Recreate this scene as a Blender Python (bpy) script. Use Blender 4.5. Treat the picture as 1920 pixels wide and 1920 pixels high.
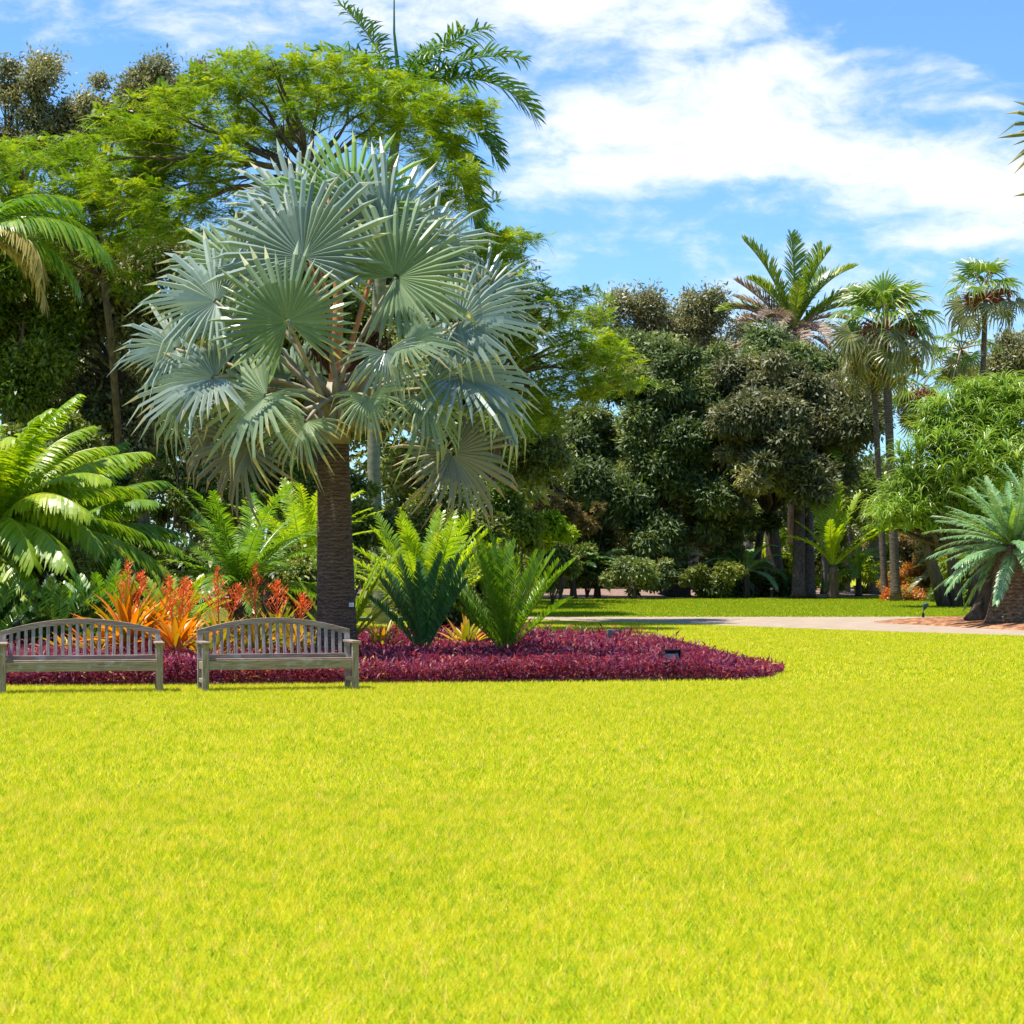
import bpy, math, random
import numpy as np
from mathutils import Vector, Matrix, Euler
R = math.radians
for o in list(bpy.data.objects): bpy.data.objects.remove(o)
scene = bpy.context.scene
# ---------------------------------------------------------------- camera
F = 4000.0; HZ = 1080.0; CH = 1.52
cam_d = bpy.data.cameras.new('camera'); cam = bpy.data.objects.new('camera', cam_d)
scene.collection.objects.link(cam); scene.camera = cam
cam.location = (0, 0, CH); cam.rotation_euler = (R(90), 0, 0)
cam_d.sensor_width = 36; cam_d.lens = F/1920*36; cam_d.shift_y = (HZ-960)/1920
cam_d.clip_end = 3000; cam_d.clip_start = .1
cam_d.dof.use_dof = True; cam_d.dof.focus_distance = 34; cam_d.dof.aperture_fstop = 9
scene.render.resolution_x = 1024; scene.render.resolution_y = 1024
scene.view_settings.view_transform = 'Standard'; scene.view_settings.look = 'None'
scene.view_settings.exposure = 0.85; scene.view_settings.gamma = 1
scene.render.engine = 'CYCLES'
scene.cycles.max_bounces = 8; scene.cycles.transmission_bounces = 6; scene.cycles.diffuse_bounces = 4
# ---------------------------------------------------------------- sun and sky
SUN = Vector((-0.33, -0.03, 0.94)).normalized()
sl = bpy.data.lights.new('sun', 'SUN'); sl.energy = 5.0; sl.angle = R(.53); sl.color = (1, .95, .86)
so = bpy.data.objects.new('sun', sl); scene.collection.objects.link(so)
so.rotation_euler = SUN.to_track_quat('Z', 'Y').to_euler()
so.location = (-20, 20, 60)
W = bpy.data.worlds.new('World'); scene.world = W; W.use_nodes = True
nt = W.node_tree; N = nt.nodes; LK = nt.links; N.clear()
def nd(t, **k):
    n = N.new(t)
    for a, b in k.items(): setattr(n, a, b)
    return n
def inp(n, i, v):
    if hasattr(v, 'is_output') or isinstance(v, bpy.types.NodeSocket): nt_ = n.id_data; nt_.links.new(v, n.inputs[i])
    else: n.inputs[i].default_value = v
def M_(op, a, b=None, c=None):
    n = N.new('ShaderNodeMath'); n.operation = op; inp(n, 0, a)
    if b is not None: inp(n, 1, b)
    if c is not None: inp(n, 2, c)
    return n.outputs[0]
sky = nd('ShaderNodeTexSky', sky_type='NISHITA'); sky.sun_disc = False
sky.sun_elevation = math.asin(SUN.z); sky.sun_rotation = math.atan2(SUN.x, SUN.y)
sky.air_density = 1.0; sky.dust_density = .3; sky.ozone_density = 2.5
tc = nd('ShaderNodeTexCoord'); sx = nd('ShaderNodeSeparateXYZ'); LK.new(tc.outputs['Generated'], sx.inputs[0])
yy = M_('ADD', M_('ABSOLUTE', sx.outputs[1]), .03)
uu = M_('DIVIDE', sx.outputs[0], yy); vv = M_('DIVIDE', sx.outputs[2], yy)
cv = nd('ShaderNodeCombineXYZ'); LK.new(uu, cv.inputs[0]); LK.new(vv, cv.inputs[1])
def vm(op, a, b):
    n = N.new('ShaderNodeVectorMath'); n.operation = op; inp(n, 0, a); inp(n, 1, b); return n
wn = nd('ShaderNodeTexNoise'); wn.inputs['Scale'].default_value = 9; wn.inputs['Detail'].default_value = 5
LK.new(vm('MULTIPLY', cv.outputs[0], (1, 1.6, 1)).outputs[0], wn.inputs['Vector'])
warp = vm('ADD', cv.outputs[0], vm('MULTIPLY', vm('SUBTRACT', wn.outputs['Color'], (.5, .5, .5)).outputs[0], (.07, .030, 0)).outputs[0]).outputs[0]
def gauss(px, py, rx, ry, amp, tilt=0):
    m = nd('ShaderNodeMapping', vector_type='TEXTURE'); LK.new(warp, m.inputs[0])
    m.inputs['Location'].default_value = ((px-960)/F, (HZ-py)/F, 0); m.inputs['Rotation'].default_value = (0, 0, R(tilt))
    m.inputs['Scale'].default_value = (rx/F, ry/F, 1)
    l = N.new('ShaderNodeVectorMath'); l.operation = 'LENGTH'; LK.new(m.outputs[0], l.inputs[0])
    l2 = M_('MULTIPLY', l.outputs['Value'], l.outputs['Value'])
    return M_('MULTIPLY', M_('EXPONENT', M_('MULTIPLY', l2, -1.0)), amp)
acc = None
for g in [(1230, 50, 330, 110, 1.0, -8), (1400, 230, 330, 95, 1.15, 5), (1130, 350, 260, 48, .95, 8), (1650, 330, 330, 70, .9, -4),
          (250, 10, 420, 60, .5, 0), (620, 60, 500, 90, .42, 0), (900, 30, 300, 60, .5, 0), (1850, 380, 200, 70, 1.0, 0), (1750, 455, 260, 22, .75, 4), (1620, 130, 130, 12, .45, 6),
          (1350, 610, 1100, 110, .55, 0), (1200, 480, 500, 60, .25, 0), (1060, 250, 160, 70, .7, 0), (1820, 225, 90, 14, .6, 4), (1760, 80, 220, 70, -.5, 0), (960, 520, 300, 60, -.2, 0)]:
    v = gauss(*g); acc = v if acc is None else M_('ADD', acc, v)
n1 = nd('ShaderNodeTexNoise'); n1.inputs['Scale'].default_value = 26; n1.inputs['Detail'].default_value = 9; n1.inputs['Roughness'].default_value = .62
LK.new(vm('MULTIPLY', warp, (1, 2.1, 1)).outputs[0], n1.inputs['Vector'])
cm = M_('ADD', acc, M_('MULTIPLY', M_('SUBTRACT', n1.outputs[0], .5), 2.9))
mr = nd('ShaderNodeMapRange', interpolation_type='SMOOTHSTEP'); LK.new(cm, mr.inputs[0])
mr.inputs[1].default_value = .08; mr.inputs[2].default_value = 1.55; mr.inputs[3].default_value = 0; mr.inputs[4].default_value = 1
tint = nd('ShaderNodeMix', data_type='RGBA', blend_type='MULTIPLY'); tint.inputs[0].default_value = 1
LK.new(sky.outputs[0], tint.inputs[6]); tint.inputs[7].default_value = (.56, .80, 1.04, 1)
mx = nd('ShaderNodeMix', data_type='RGBA'); LK.new(mr.outputs[0], mx.inputs[0]); LK.new(tint.outputs[2], mx.inputs[6])
mx.inputs[7].default_value = (5.4, 5.6, 5.8, 1)
bg = nd('ShaderNodeBackground'); bg.inputs[1].default_value = .115; LK.new(mx.outputs[2], bg.inputs[0])
wo = nd('ShaderNodeOutputWorld'); LK.new(bg.outputs[0], wo.inputs[0])

# ---------------------------------------------------------------- helpers
def gz(y):
    return 0.0 if y < 51 else .0093*(min(y, 125)-51)
def P(px, py, d): return Vector(((px-960)/F*d, d, CH+(HZ-py)/F*d))
def GX(px, d): return Vector(((px-960)/F*d, d, gz(d)))
def GP(px, py):                       # ground point seen at a pixel of the photograph's layout
    lo, hi = 3.0, 400.0
    for _ in range(50):
        m = (lo+hi)/2
        if HZ+(CH-gz(m))*F/m > py: lo = m
        else: hi = m
    return GX(px, lo)
WM = {}
def reg(o, parent, mw):
    if parent is not None:
        o.parent = parent; o.matrix_basis = WM[parent.name].inverted() @ mw
    else: o.matrix_basis = mw
    WM[o.name] = mw.copy()
def tag(o, label=None, cat=None, group=None, kind=None):
    if label: o['label'] = label
    if cat: o['category'] = cat
    if group: o['group'] = group
    if kind: o['kind'] = kind
    return o
def thing(name, label, cat, loc, group=None):
    o = bpy.data.objects.new(name, None); scene.collection.objects.link(o); o.empty_display_size = .2
    reg(o, None, Matrix.Translation(Vector(loc))); return tag(o, label, cat, group)
MC = {}
def obj(name, me, mat, parent=None, mw=None, label=None):
    if mat and not me.materials: me.materials.append(mat)
    elif mat and me.materials[0] != mat:
        kk = (me.name, mat.name)
        if kk not in MC: m2 = me.copy(); m2.materials.clear(); m2.materials.append(mat); MC[kk] = m2
        me = MC[kk]
    o = bpy.data.objects.new(name, me); scene.collection.objects.link(o)
    reg(o, parent, mw if mw is not None else Matrix()); 
    if label: o['label'] = label
    return o
def npmesh(V, Fc, tint=None, smooth=False):      # V (n,3), Fc (m,k)
    V = np.asarray(V, dtype=np.float32); Fc = np.asarray(Fc, dtype=np.int32); k = Fc.shape[1]; m = len(Fc)
    me = bpy.data.meshes.new('mesh'); me.vertices.add(len(V)); me.vertices.foreach_set('co', V.ravel())
    me.loops.add(m*k); me.loops.foreach_set('vertex_index', Fc.ravel())
    me.polygons.add(m); me.polygons.foreach_set('loop_start', np.arange(0, m*k, k, dtype=np.int32))
    if smooth: me.polygons.foreach_set('use_smooth', np.ones(m, dtype=bool))
    me.update(calc_edges=True)
    if tint is not None:
        a = me.attributes.new('tint', 'FLOAT', 'FACE'); a.data.foreach_set('value', np.asarray(tint, dtype=np.float32))
    return me
class MB:
    def __init__(s): s.v = []; s.f = []; s.t = []; s.smooth = False
    def add(s, vs, fs, tint=.5):
        b = len(s.v); s.v.extend([tuple(p) for p in vs]); s.f.extend([tuple(b+i for i in f) for f in fs]); s.t.extend([tint]*len(fs)); return s
    def box(s, c, dim, rot=None, tint=.5):
        x, y, z = [q/2 for q in dim]; c = Vector(c)
        vs = [Vector((i*x, j*y, k*z)) for i in (-1, 1) for j in (-1, 1) for k in (-1, 1)]
        if rot is not None: vs = [rot @ p for p in vs]
        return s.add([c+p for p in vs], [(0, 1, 3, 2), (4, 6, 7, 5), (0, 4, 5, 1), (2, 3, 7, 6), (0, 2, 6, 4), (1, 5, 7, 3)], tint)
    def tube(s, pts, rad, n=8, cap=True, tint=.5):
        pts = [Vector(p) for p in pts]; rings = []; 
        if not hasattr(rad, '__len__'): rad = [rad]*len(pts)
        ref = Vector((.12, 1, .05)).normalized()
        for i, p in enumerate(pts):
            t = (pts[min(i+1, len(pts)-1)]-pts[max(i-1, 0)]).normalized()
            a = t.cross(ref)
            if a.length < .1: a = t.cross(Vector((1, 0, 0)))
            a.normalize(); b = t.cross(a)
            rings.append([p+(a*math.cos(2*math.pi*j/n)+b*math.sin(2*math.pi*j/n))*rad[i] for j in range(n)])
        vs = [q for r in rings for q in r]; fs = []
        for i in range(len(pts)-1):
            for j in range(n):
                fs.append((i*n+j, i*n+(j+1) % n, (i+1)*n+(j+1) % n, (i+1)*n+j))
        if cap: fs.append(tuple(range(n-1, -1, -1))); fs.append(tuple((len(pts)-1)*n+j for j in range(n)))
        return s.add(vs, fs, tint)
    def mesh(s):
        me = bpy.data.meshes.new('mesh'); me.from_pydata(s.v, [], s.f); me.update()
        a = me.attributes.new('tint', 'FLOAT', 'FACE'); a.data.foreach_set('value', s.t)
        if s.smooth: me.polygons.foreach_set('use_smooth', [True]*len(s.f))
        return me
def bevel(o, w=.006):
    m = o.modifiers.new('bevel', 'BEVEL'); m.width = w; m.segments = 2; m.limit_method = 'ANGLE'; return o

# ---------------------------------------------------------------- materials
def newmat(name):
    m = bpy.data.materials.new(name); m.use_nodes = True; m.node_tree.nodes.clear(); return m, m.node_tree
def ramp(t, cols):
    r = t.nodes.new('ShaderNodeValToRGB'); e = r.color_ramp.elements
    for i, (p, c) in enumerate(cols):
        q = e[i] if i < 2 else e.new(p)
        q.position = p; q.color = (*c, 1)
    return r
def leafmat(name, cols, tr=.4, rough=.4, trc=(1.25, 1.15, .55), spec=.5, hue=.06, noise=0):
    m, t = newmat(name); n = t.nodes; l = t.links
    at = n.new('ShaderNodeAttribute'); at.attribute_name = 'tint'
    oi = n.new('ShaderNodeObjectInfo')
    ad = n.new('ShaderNodeMath'); ad.operation = 'MULTIPLY_ADD'; l.new(oi.outputs['Random'], ad.inputs[0]); ad.inputs[1].default_value = hue*2
    s2 = n.new('ShaderNodeMath'); s2.operation = 'SUBTRACT'; l.new(at.outputs['Fac'], s2.inputs[0]); s2.inputs[1].default_value = hue; l.new(s2.outputs[0], ad.inputs[2])
    r = ramp(t, cols); l.new(ad.outputs[0], r.inputs[0]); col = r.outputs[0]
    if noise:
        g = n.new('ShaderNodeNewGeometry'); nz = n.new('ShaderNodeTexNoise'); nz.inputs['Scale'].default_value = noise; l.new(g.outputs['Position'], nz.inputs['Vector'])
        a2 = n.new('ShaderNodeMath'); a2.operation = 'MULTIPLY_ADD'; l.new(nz.outputs[0], a2.inputs[0]); a2.inputs[1].default_value = .18
        a3 = n.new('ShaderNodeMath'); a3.operation = 'SUBTRACT'; l.new(ad.outputs[0], a3.inputs[0]); a3.inputs[1].default_value = .09; l.new(a3.outputs[0], a2.inputs[2]); l.new(a2.outputs[0], r.inputs[0])
    p = n.new('ShaderNodeBsdfPrincipled'); l.new(col, p.inputs['Base Color']); p.inputs['Roughness'].default_value = rough
    p.inputs['Specular IOR Level'].default_value = spec
    tb = n.new('ShaderNodeBsdfTranslucent'); mc = n.new('ShaderNodeMix'); mc.data_type = 'RGBA'; mc.blend_type = 'MULTIPLY'; mc.inputs[0].default_value = 1
    l.new(col, mc.inputs[6]); mc.inputs[7].default_value = (*trc, 1); l.new(mc.outputs[2], tb.inputs[0])
    mxs = n.new('ShaderNodeMixShader'); mxs.inputs[0].default_value = tr; l.new(p.outputs[0], mxs.inputs[1]); l.new(tb.outputs[0], mxs.inputs[2])
    o = n.new('ShaderNodeOutputMaterial'); l.new(mxs.outputs[0], o.inputs[0]); return m
def surf(name, cols, scale=(1, 1, 1), nscale=5, rough=.85, bump=.3, detail=8, spec=.3, wave=None, dist=.02, world=True):
    m, t = newmat(name); n = t.nodes; l = t.links
    g = n.new('ShaderNodeNewGeometry') if world else n.new('ShaderNodeTexCoord')
    mp = n.new('ShaderNodeMapping'); l.new(g.outputs['Position' if world else 'Object'], mp.inputs[0]); mp.inputs['Scale'].default_value = scale
    nz = n.new('ShaderNodeTexNoise'); nz.inputs['Scale'].default_value = nscale; nz.inputs['Detail'].default_value = detail; nz.inputs['Roughness'].default_value = .65
    l.new(mp.outputs[0], nz.inputs['Vector']); h = nz.outputs[0]
    r = ramp(t, cols); 
    if wave:
        w = n.new('ShaderNodeTexWave'); w.bands_direction = 'Z'; w.inputs['Scale'].default_value = wave; w.inputs['Distortion'].default_value = 7; w.inputs['Detail'].default_value = 3; w.inputs['Detail Scale'].default_value = 2.5
        l.new(g.outputs['Position' if world else 'Object'], w.inputs['Vector'])
        mm = n.new('ShaderNodeMath'); mm.operation = 'MULTIPLY_ADD'; l.new(w.outputs['Fac'], mm.inputs[0]); mm.inputs[1].default_value = .16
        m2 = n.new('ShaderNodeMath'); m2.operation = 'MULTIPLY_ADD'; l.new(h, m2.inputs[0]); m2.inputs[1].default_value = .9; m2.inputs[2].default_value = -.03
        l.new(m2.outputs[0], mm.inputs[2]); h = mm.outputs[0]
    l.new(h, r.inputs[0])
    p = n.new('ShaderNodeBsdfPrincipled'); l.new(r.outputs[0], p.inputs['Base Color']); p.inputs['Roughness'].default_value = rough; p.inputs['Specular IOR Level'].default_value = spec
    if bump:
        b = n.new('ShaderNodeBump'); b.inputs['Strength'].default_value = bump; b.inputs['Distance'].default_value = dist; l.new(h, b.inputs['Height']); l.new(b.outputs[0], p.inputs['Normal'])
    o = n.new('ShaderNodeOutputMaterial'); l.new(p.outputs[0], o.inputs[0]); return m
MT = {}
MT['lawn'] = surf('lawn ground', [(.3, (.22, .26, .008)), (.5, (.28, .30, .009)), (.7, (.34, .32, .012))], nscale=.7, bump=0, detail=12, spec=.05)
MT['blade'] = leafmat('grass blade', [(0, (.12, .26, .006)), (.3, (.38, .50, .010)), (.6, (.66, .65, .018)), (.85, (.85, .72, .06)), (1, (.88, .66, .22))], tr=.45, rough=.6, trc=(1.1, 1.05, .6), spec=.15, hue=0, noise=.8)
MT['path'] = surf('path concrete', [(.3, (.27, .205, .145)), (.7, (.38, .29, .21))], nscale=1.6, bump=.1, rough=.9)
MT['mulch'] = surf('mulch', [(.36, (.09, .035, .016)), (.5, (.27, .11, .045)), (.64, (.45, .25, .13))], nscale=4.5, bump=.6, rough=.95)
MT['litter'] = surf('leaf litter', [(.3, (.08, .045, .03)), (.5, (.22, .13, .09)), (.7, (.40, .27, .20))], nscale=6, bump=.5, rough=.95)
MT['soil'] = surf('soil', [(.3, (.02, .012, .008)), (.7, (.07, .04, .025))], nscale=6, bump=.5)
MT['bark'] = surf('brown bark', [(.3, (.035, .024, .017)), (.7, (.15, .11, .08))], scale=(2, 2, .5), nscale=4, bump=.6)
MT['greybark'] = surf('grey bark', [(.3, (.09, .075, .055)), (.7, (.24, .205, .155))], scale=(2, 2, .6), nscale=3, bump=.3)
MT['royalbark'] = surf('pale smooth palm bark', [(.3, (.13, .14, .09)), (.7, (.26, .27, .19))], nscale=4, bump=.15, wave=1.5)
MT['palmbark'] = surf('ringed palm bark', [(.25, (.03, .018, .012)), (.5, (.12, .07, .045)), (.75, (.26, .165, .10))], scale=(2.5, 2.5, 14), nscale=2.2, bump=.9, wave=5.5, dist=.05)
MT['ringbark'] = surf('grey ringed bark', [(.3, (.035, .026, .022)), (.7, (.17, .13, .105))], scale=(2, 2, 4), nscale=3, bump=.7, wave=3, dist=.04)
MT['cycbark'] = surf('scaly cycad bark', [(.3, (.05, .028, .016)), (.5, (.17, .10, .06)), (.7, (.32, .22, .13))], scale=(1, 1, 1.6), nscale=7, bump=1.0, dist=.08, wave=3)
MT['husk'] = surf('rusty fibre', [(.3, (.12, .035, .02)), (.7, (.30, .11, .06))], scale=(3, 3, .6), nscale=6, bump=.4)
MT['petiole'] = surf('petiole', [(.3, (.20, .17, .11)), (.7, (.42, .36, .26))], nscale=4, bump=.1, rough=.6)
MT['rustpet'] = surf('rusty petiole', [(.3, (.40, .14, .06)), (.7, (.58, .26, .13))], nscale=4, bump=.1, rough=.6)
MT['rachis'] = surf('green rachis', [(.3, (.16, .20, .03)), (.7, (.32, .32, .07))], nscale=4, bump=0, rough=.5)
def woodmat(name, a, b, c, sc=(1.5, 22, 22)):
    m, t = newmat(name); n = t.nodes; l = t.links
    g = n.new('ShaderNodeTexCoord'); mp = n.new('ShaderNodeMapping'); l.new(g.outputs['Object'], mp.inputs[0]); mp.inputs['Scale'].default_value = sc
    oi = n.new('ShaderNodeObjectInfo'); om = n.new('ShaderNodeMath'); om.operation = 'MULTIPLY'; om.inputs[1].default_value = 50; l.new(oi.outputs['Random'], om.inputs[0]); l.new(om.outputs[0], mp.inputs['Location'])
    nz = n.new('ShaderNodeTexNoise'); nz.inputs['Scale'].default_value = 2.5; nz.inputs['Detail'].default_value = 9; nz.inputs['Roughness'].default_value = .7; l.new(mp.outputs[0], nz.inputs['Vector'])
    r = ramp(t, [(.3, a), (.5, b), (.68, c)]); l.new(nz.outputs[0], r.inputs[0])
    n2 = n.new('ShaderNodeTexNoise'); n2.inputs['Scale'].default_value = 7; n2.inputs['Detail'].default_value = 6; l.new(g.outputs['Object'], n2.inputs['Vector'])
    r2 = ramp(t, [(.58, (0, 0, 0)), (.66, (1, 1, 1))]); l.new(n2.outputs[0], r2.inputs[0])
    mx2 = n.new('ShaderNodeMix'); mx2.data_type = 'RGBA'; l.new(r2.outputs[0], mx2.inputs[0]); l.new(r.outputs[0], mx2.inputs[6]); mx2.inputs[7].default_value = (.38, .37, .36, 1)
    mul = n.new('ShaderNodeMath'); mul.operation = 'MULTIPLY'; l.new(r2.outputs[0], mul.inputs[0]); mul.inputs[1].default_value = .55; l.new(mul.outputs[0], mx2.inputs[0])
    p = n.new('ShaderNodeBsdfPrincipled'); l.new(mx2.outputs[2], p.inputs['Base Color']); p.inputs['Roughness'].default_value = .8; p.inputs['Specular IOR Level'].default_value = .25
    b_ = n.new('ShaderNodeBump'); b_.inputs['Strength'].default_value = .5; b_.inputs['Distance'].default_value = .004; l.new(nz.outputs[0], b_.inputs['Height']); l.new(b_.outputs[0], p.inputs['Normal'])
    o = n.new('ShaderNodeOutputMaterial'); l.new(p.outputs[0], o.inputs[0]); return m
MT['wood'] = woodmat('weathered teak', (.11, .07, .05), (.26, .19, .145), (.40, .32, .26))
MT['woodgreen'] = woodmat('weathered teak with algae', (.12, .085, .05), (.28, .215, .135), (.40, .325, .22))
MT['woodv'] = woodmat('weathered teak upright', (.10, .075, .07), (.25, .20, .185), (.44, .39, .375), (24, 24, 2))
MT['woodgreenv'] = woodmat('weathered teak upright with algae', (.13, .095, .06), (.27, .21, .14), (.38, .31, .22), (24, 24, 2))
def plain(name, c, rough=.5, metal=0):
    return surf(name, [(.3, tuple(q*.8 for q in c)), (.7, tuple(q*1.15 for q in c))], nscale=20, bump=.1, rough=rough, dist=.003)
MT['black'] = plain('black painted metal', (.02, .022, .025), .35); MT['green'] = plain('green painted metal', (.015, .07, .06), .45)
MT['white'] = plain('white plastic', (.75, .76, .76), .5); MT['grey'] = plain('grey plastic', (.12, .125, .12), .6); MT['glassy'] = plain('lens glass', (.30, .33, .36), .1)

# ---------------------------------------------------------------- ground
def inpoly(x, y, poly):
    c = np.zeros(x.shape, bool); j = len(poly)-1
    for i in range(len(poly)):
        xi, yi = poly[i][0], poly[i][1]; xj, yj = poly[j][0], poly[j][1]
        k = ((yi > y) != (yj > y)) & (x < (xj-xi)*(y-yi)/((yj-yi) if abs(yj-yi) > 1e-9 else 1e-9)+xi); c ^= k; j = i
    return c
xs = np.concatenate([[-500, -200, -80], np.linspace(-40, 40, 33), [80, 200, 500]])
ys = np.concatenate([[-60, -10], np.linspace(0, 51, 12), np.linspace(56, 125, 12), [150, 200, 300, 500, 900]])
gx, gy = np.meshgrid(xs, ys); gzv = np.vectorize(gz)(gy)
V = np.stack([gx, gy, gzv], -1).reshape(-1, 3); nx = len(xs)
Fq = [(j*nx+i, j*nx+i+1, (j+1)*nx+i+1, (j+1)*nx+i) for j in range(len(ys)-1) for i in range(nx-1)]
o = obj('ground', npmesh(V, Fq, smooth=True), MT['lawn']); tag(o, kind='structure')
def sheet(name, poly, mat, lift, kind='structure', label=None):
    me = bpy.data.meshes.new('mesh'); me.from_pydata([(p[0], p[1], gz(p[1])+lift) for p in poly], [], [tuple(range(len(poly)))]); me.update()
    if me.polygons[0].normal.z < 0: me.flip_normals()
    o = obj(name, me, mat); tag(o, label, kind=kind); return o
def smoothpoly(pts, it=2):
    for _ in range(it):
        q = []
        for i in range(len(pts)):
            a = pts[i]; b = pts[(i+1) % len(pts)]; q += [a*.75+b*.25, a*.25+b*.75]
        pts = q
    return pts
path_px = [(600, 1157), (1010, 1157), (1300, 1157), (1600, 1157), (1800, 1156.5), (2000, 1157), (2300, 1157), (2300, 1205), (2000, 1195), (1920, 1192.5), (1700, 1186), (1500, 1179), (1300, 1171.5), (1180, 1167), (1010, 1162.5), (600, 1161)]
path = [GP(*p) for p in path_px]
sheet('path', path, MT['path'], .006)
isl = smoothpoly([GP(*p) for p in [(1630, 1165), (1720, 1162.5), (1850, 1160), (2100, 1160), (2200, 1175), (2000, 1186), (1850, 1179), (1720, 1172), (1650, 1168.5)]])
# low mulch mound on the island
cxm = sum(p.x for p in isl)/len(isl); cym = sum(p.y for p in isl)/len(isl)
mb = MB(); prev = None; rings = [(1, .0), (.85, .06), (.6, .13), (.3, .17)]
vv_ = []; 
for s_, h_ in rings:
    for p in isl: 
        x = cxm+(p.x-cxm)*s_; y = cym+(p.y-cym)*s_; vv_.append((x, y, gz(y)+.008+h_+(.015*math.sin(x*7+y*3) if s_ < 1 else 0)))
nI = len(isl); ff = [(k*nI+i, k*nI+(i+1) % nI, (k+1)*nI+(i+1) % nI, (k+1)*nI+i) for k in range(len(rings)-1) for i in range(nI)]; ff.append(tuple(range(3*nI, 4*nI)))
mb.add(vv_, ff); mb.smooth = True; o = obj('mulch_ground', mb.mesh(), MT['mulch']); tag(o, kind='structure')
far_m = smoothpoly([Vector(p) for p in [(-60, 150, 0), (-60, 62, 0), (-8, 60, 0), (-2, 92, 0), (5, 99, 0), (12, 101, 0), (16, 103, 0), (21, 112, 0), (40, 100, 0), (70, 150, 0)]], 2)
def fsheet(name, poly, mat, lift):      # a sheet cut in strips so it follows the ground
    me = bpy.data.meshes.new('mesh')
    import bmesh
    bm = bmesh.new(); bm.faces.new([bm.verts.new((p[0], p[1], 0)) for p in poly])
    for yc in list(range(52, 126, 6))+[125]:
        bmesh.ops.bisect_plane(bm, geom=bm.verts[:]+bm.edges[:]+bm.faces[:], plane_co=(0, yc, 0), plane_no=(0, 1, 0))
    bmesh.ops.triangulate(bm, faces=bm.faces[:])
    for v in bm.verts: v.co.z = gz(v.co.y)+lift
    bm.normal_update(); bm.to_mesh(me); bm.free()
    if me.polygons[0].normal.z < 0: me.flip_normals()
    o = obj(name, me, mat); tag(o, kind='structure')
fsheet('leaf_litter_ground', far_m, MT['litter'], .012)
bed_px = [(-500, 1286), (0, 1288), (300, 1287), (700, 1283), (1000, 1280), (1380, 1276.5), (1445, 1271), (1450, 1265)]
bed = [GP(*p) for p in bed_px]+[Vector(p) for p in [(4.3, 33.6, 0), (4.1, 36, 0), (3.5, 41, 0), (2.2, 44.5, 0), (.6, 46, 0), (-1, 50.5, 0), (-22, 50.8, 0)]]
sheet('flower_bed_soil', bed, MT['soil'], .006)
# ---------------------------------------------------------------- grass
rs = np.random.RandomState(4)
def blades(n, d0, d1, w0, h0, half=.275, pad=1.8):
    u = rs.rand(n); d = np.sqrt(d0*d0+(d1*d1-d0*d0)*u); x = (rs.rand(n)*2-1)*(half*d+pad)
    keep = ~(inpoly(x, d, bed) | inpoly(x, d, path)); x = x[keep]; d = d[keep]; n = len(x)
    z = np.where(d < 51, 0, .0093*(d-51)); a = rs.rand(n)*math.pi; w = w0*(.6+.8*rs.rand(n))/2; h = h0*(.5+.8*rs.rand(n))
    le = h*(.25+1.0*rs.rand(n)); la = rs.rand(n)*2*math.pi
    wx = np.cos(a)*w; wy = np.sin(a)*w
    V = np.empty((n, 3, 3), np.float32)
    V[:, 0] = np.stack([x-wx, d-wy, z-.004], 1); V[:, 1] = np.stack([x+wx, d+wy, z-.004], 1)
    V[:, 2] = np.stack([x+np.cos(la)*le, d+np.sin(la)*le, z+h], 1)
    def hsh(cx, cy):
        h = np.sin(np.floor(x/cx)*127.1+np.floor(d/cy)*311.7)*43758.5453; return h-np.floor(h)
    clump = (hsh(.022, .06)-.5)*.7+(hsh(.05, .11)-.5)*.3
    t = np.clip(.47+(rs.beta(2.2, 2.2, n)-.5)*.7+clump+np.where(rs.rand(n) < .04, .3, 0), 0, 1); V[:, 2, 2] += (clump*.025).astype(np.float32)
    return V.reshape(-1, 3), t
MT['blade2'] = leafmat('far lawn blade', [(0, (.11, .22, .006)), (.4, (.22, .33, .008)), (.8, (.34, .40, .012)), (1, (.42, .40, .05))], tr=.4, rough=.6, trc=(1.1, 1.05, .5), spec=.1, hue=0, noise=.3)
gr = [blades(600000, 6.0, 15, .0042, .040), blades(740000, 15, 30, .007, .042), blades(680000, 30, 64, .015, .043)]
Vf, tf = blades(330000, 64, 101, .035, .05); kf = (Vf.reshape(-1, 3, 3)[:, 0, 1] > 66+Vf.reshape(-1, 3, 3)[:, 0, 0]*0); Vf = Vf.reshape(-1, 3, 3)[kf].reshape(-1, 3)
o = obj('grass', npmesh(Vf, np.arange(len(Vf)).reshape(-1, 3), tf[kf]), MT['blade2']); tag(o, 'olive green lawn beyond the pale path', 'grass', kind='stuff')
Vg = np.concatenate([g[0] for g in gr]); tg = np.concatenate([g[1] for g in gr])
o = obj('grass', npmesh(Vg, np.arange(len(Vg)).reshape(-1, 3), tg), MT['blade']); tag(o, 'short sunlit yellow green grass blades covering the lawn', 'grass', kind='stuff')
del Vg, gr

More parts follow.
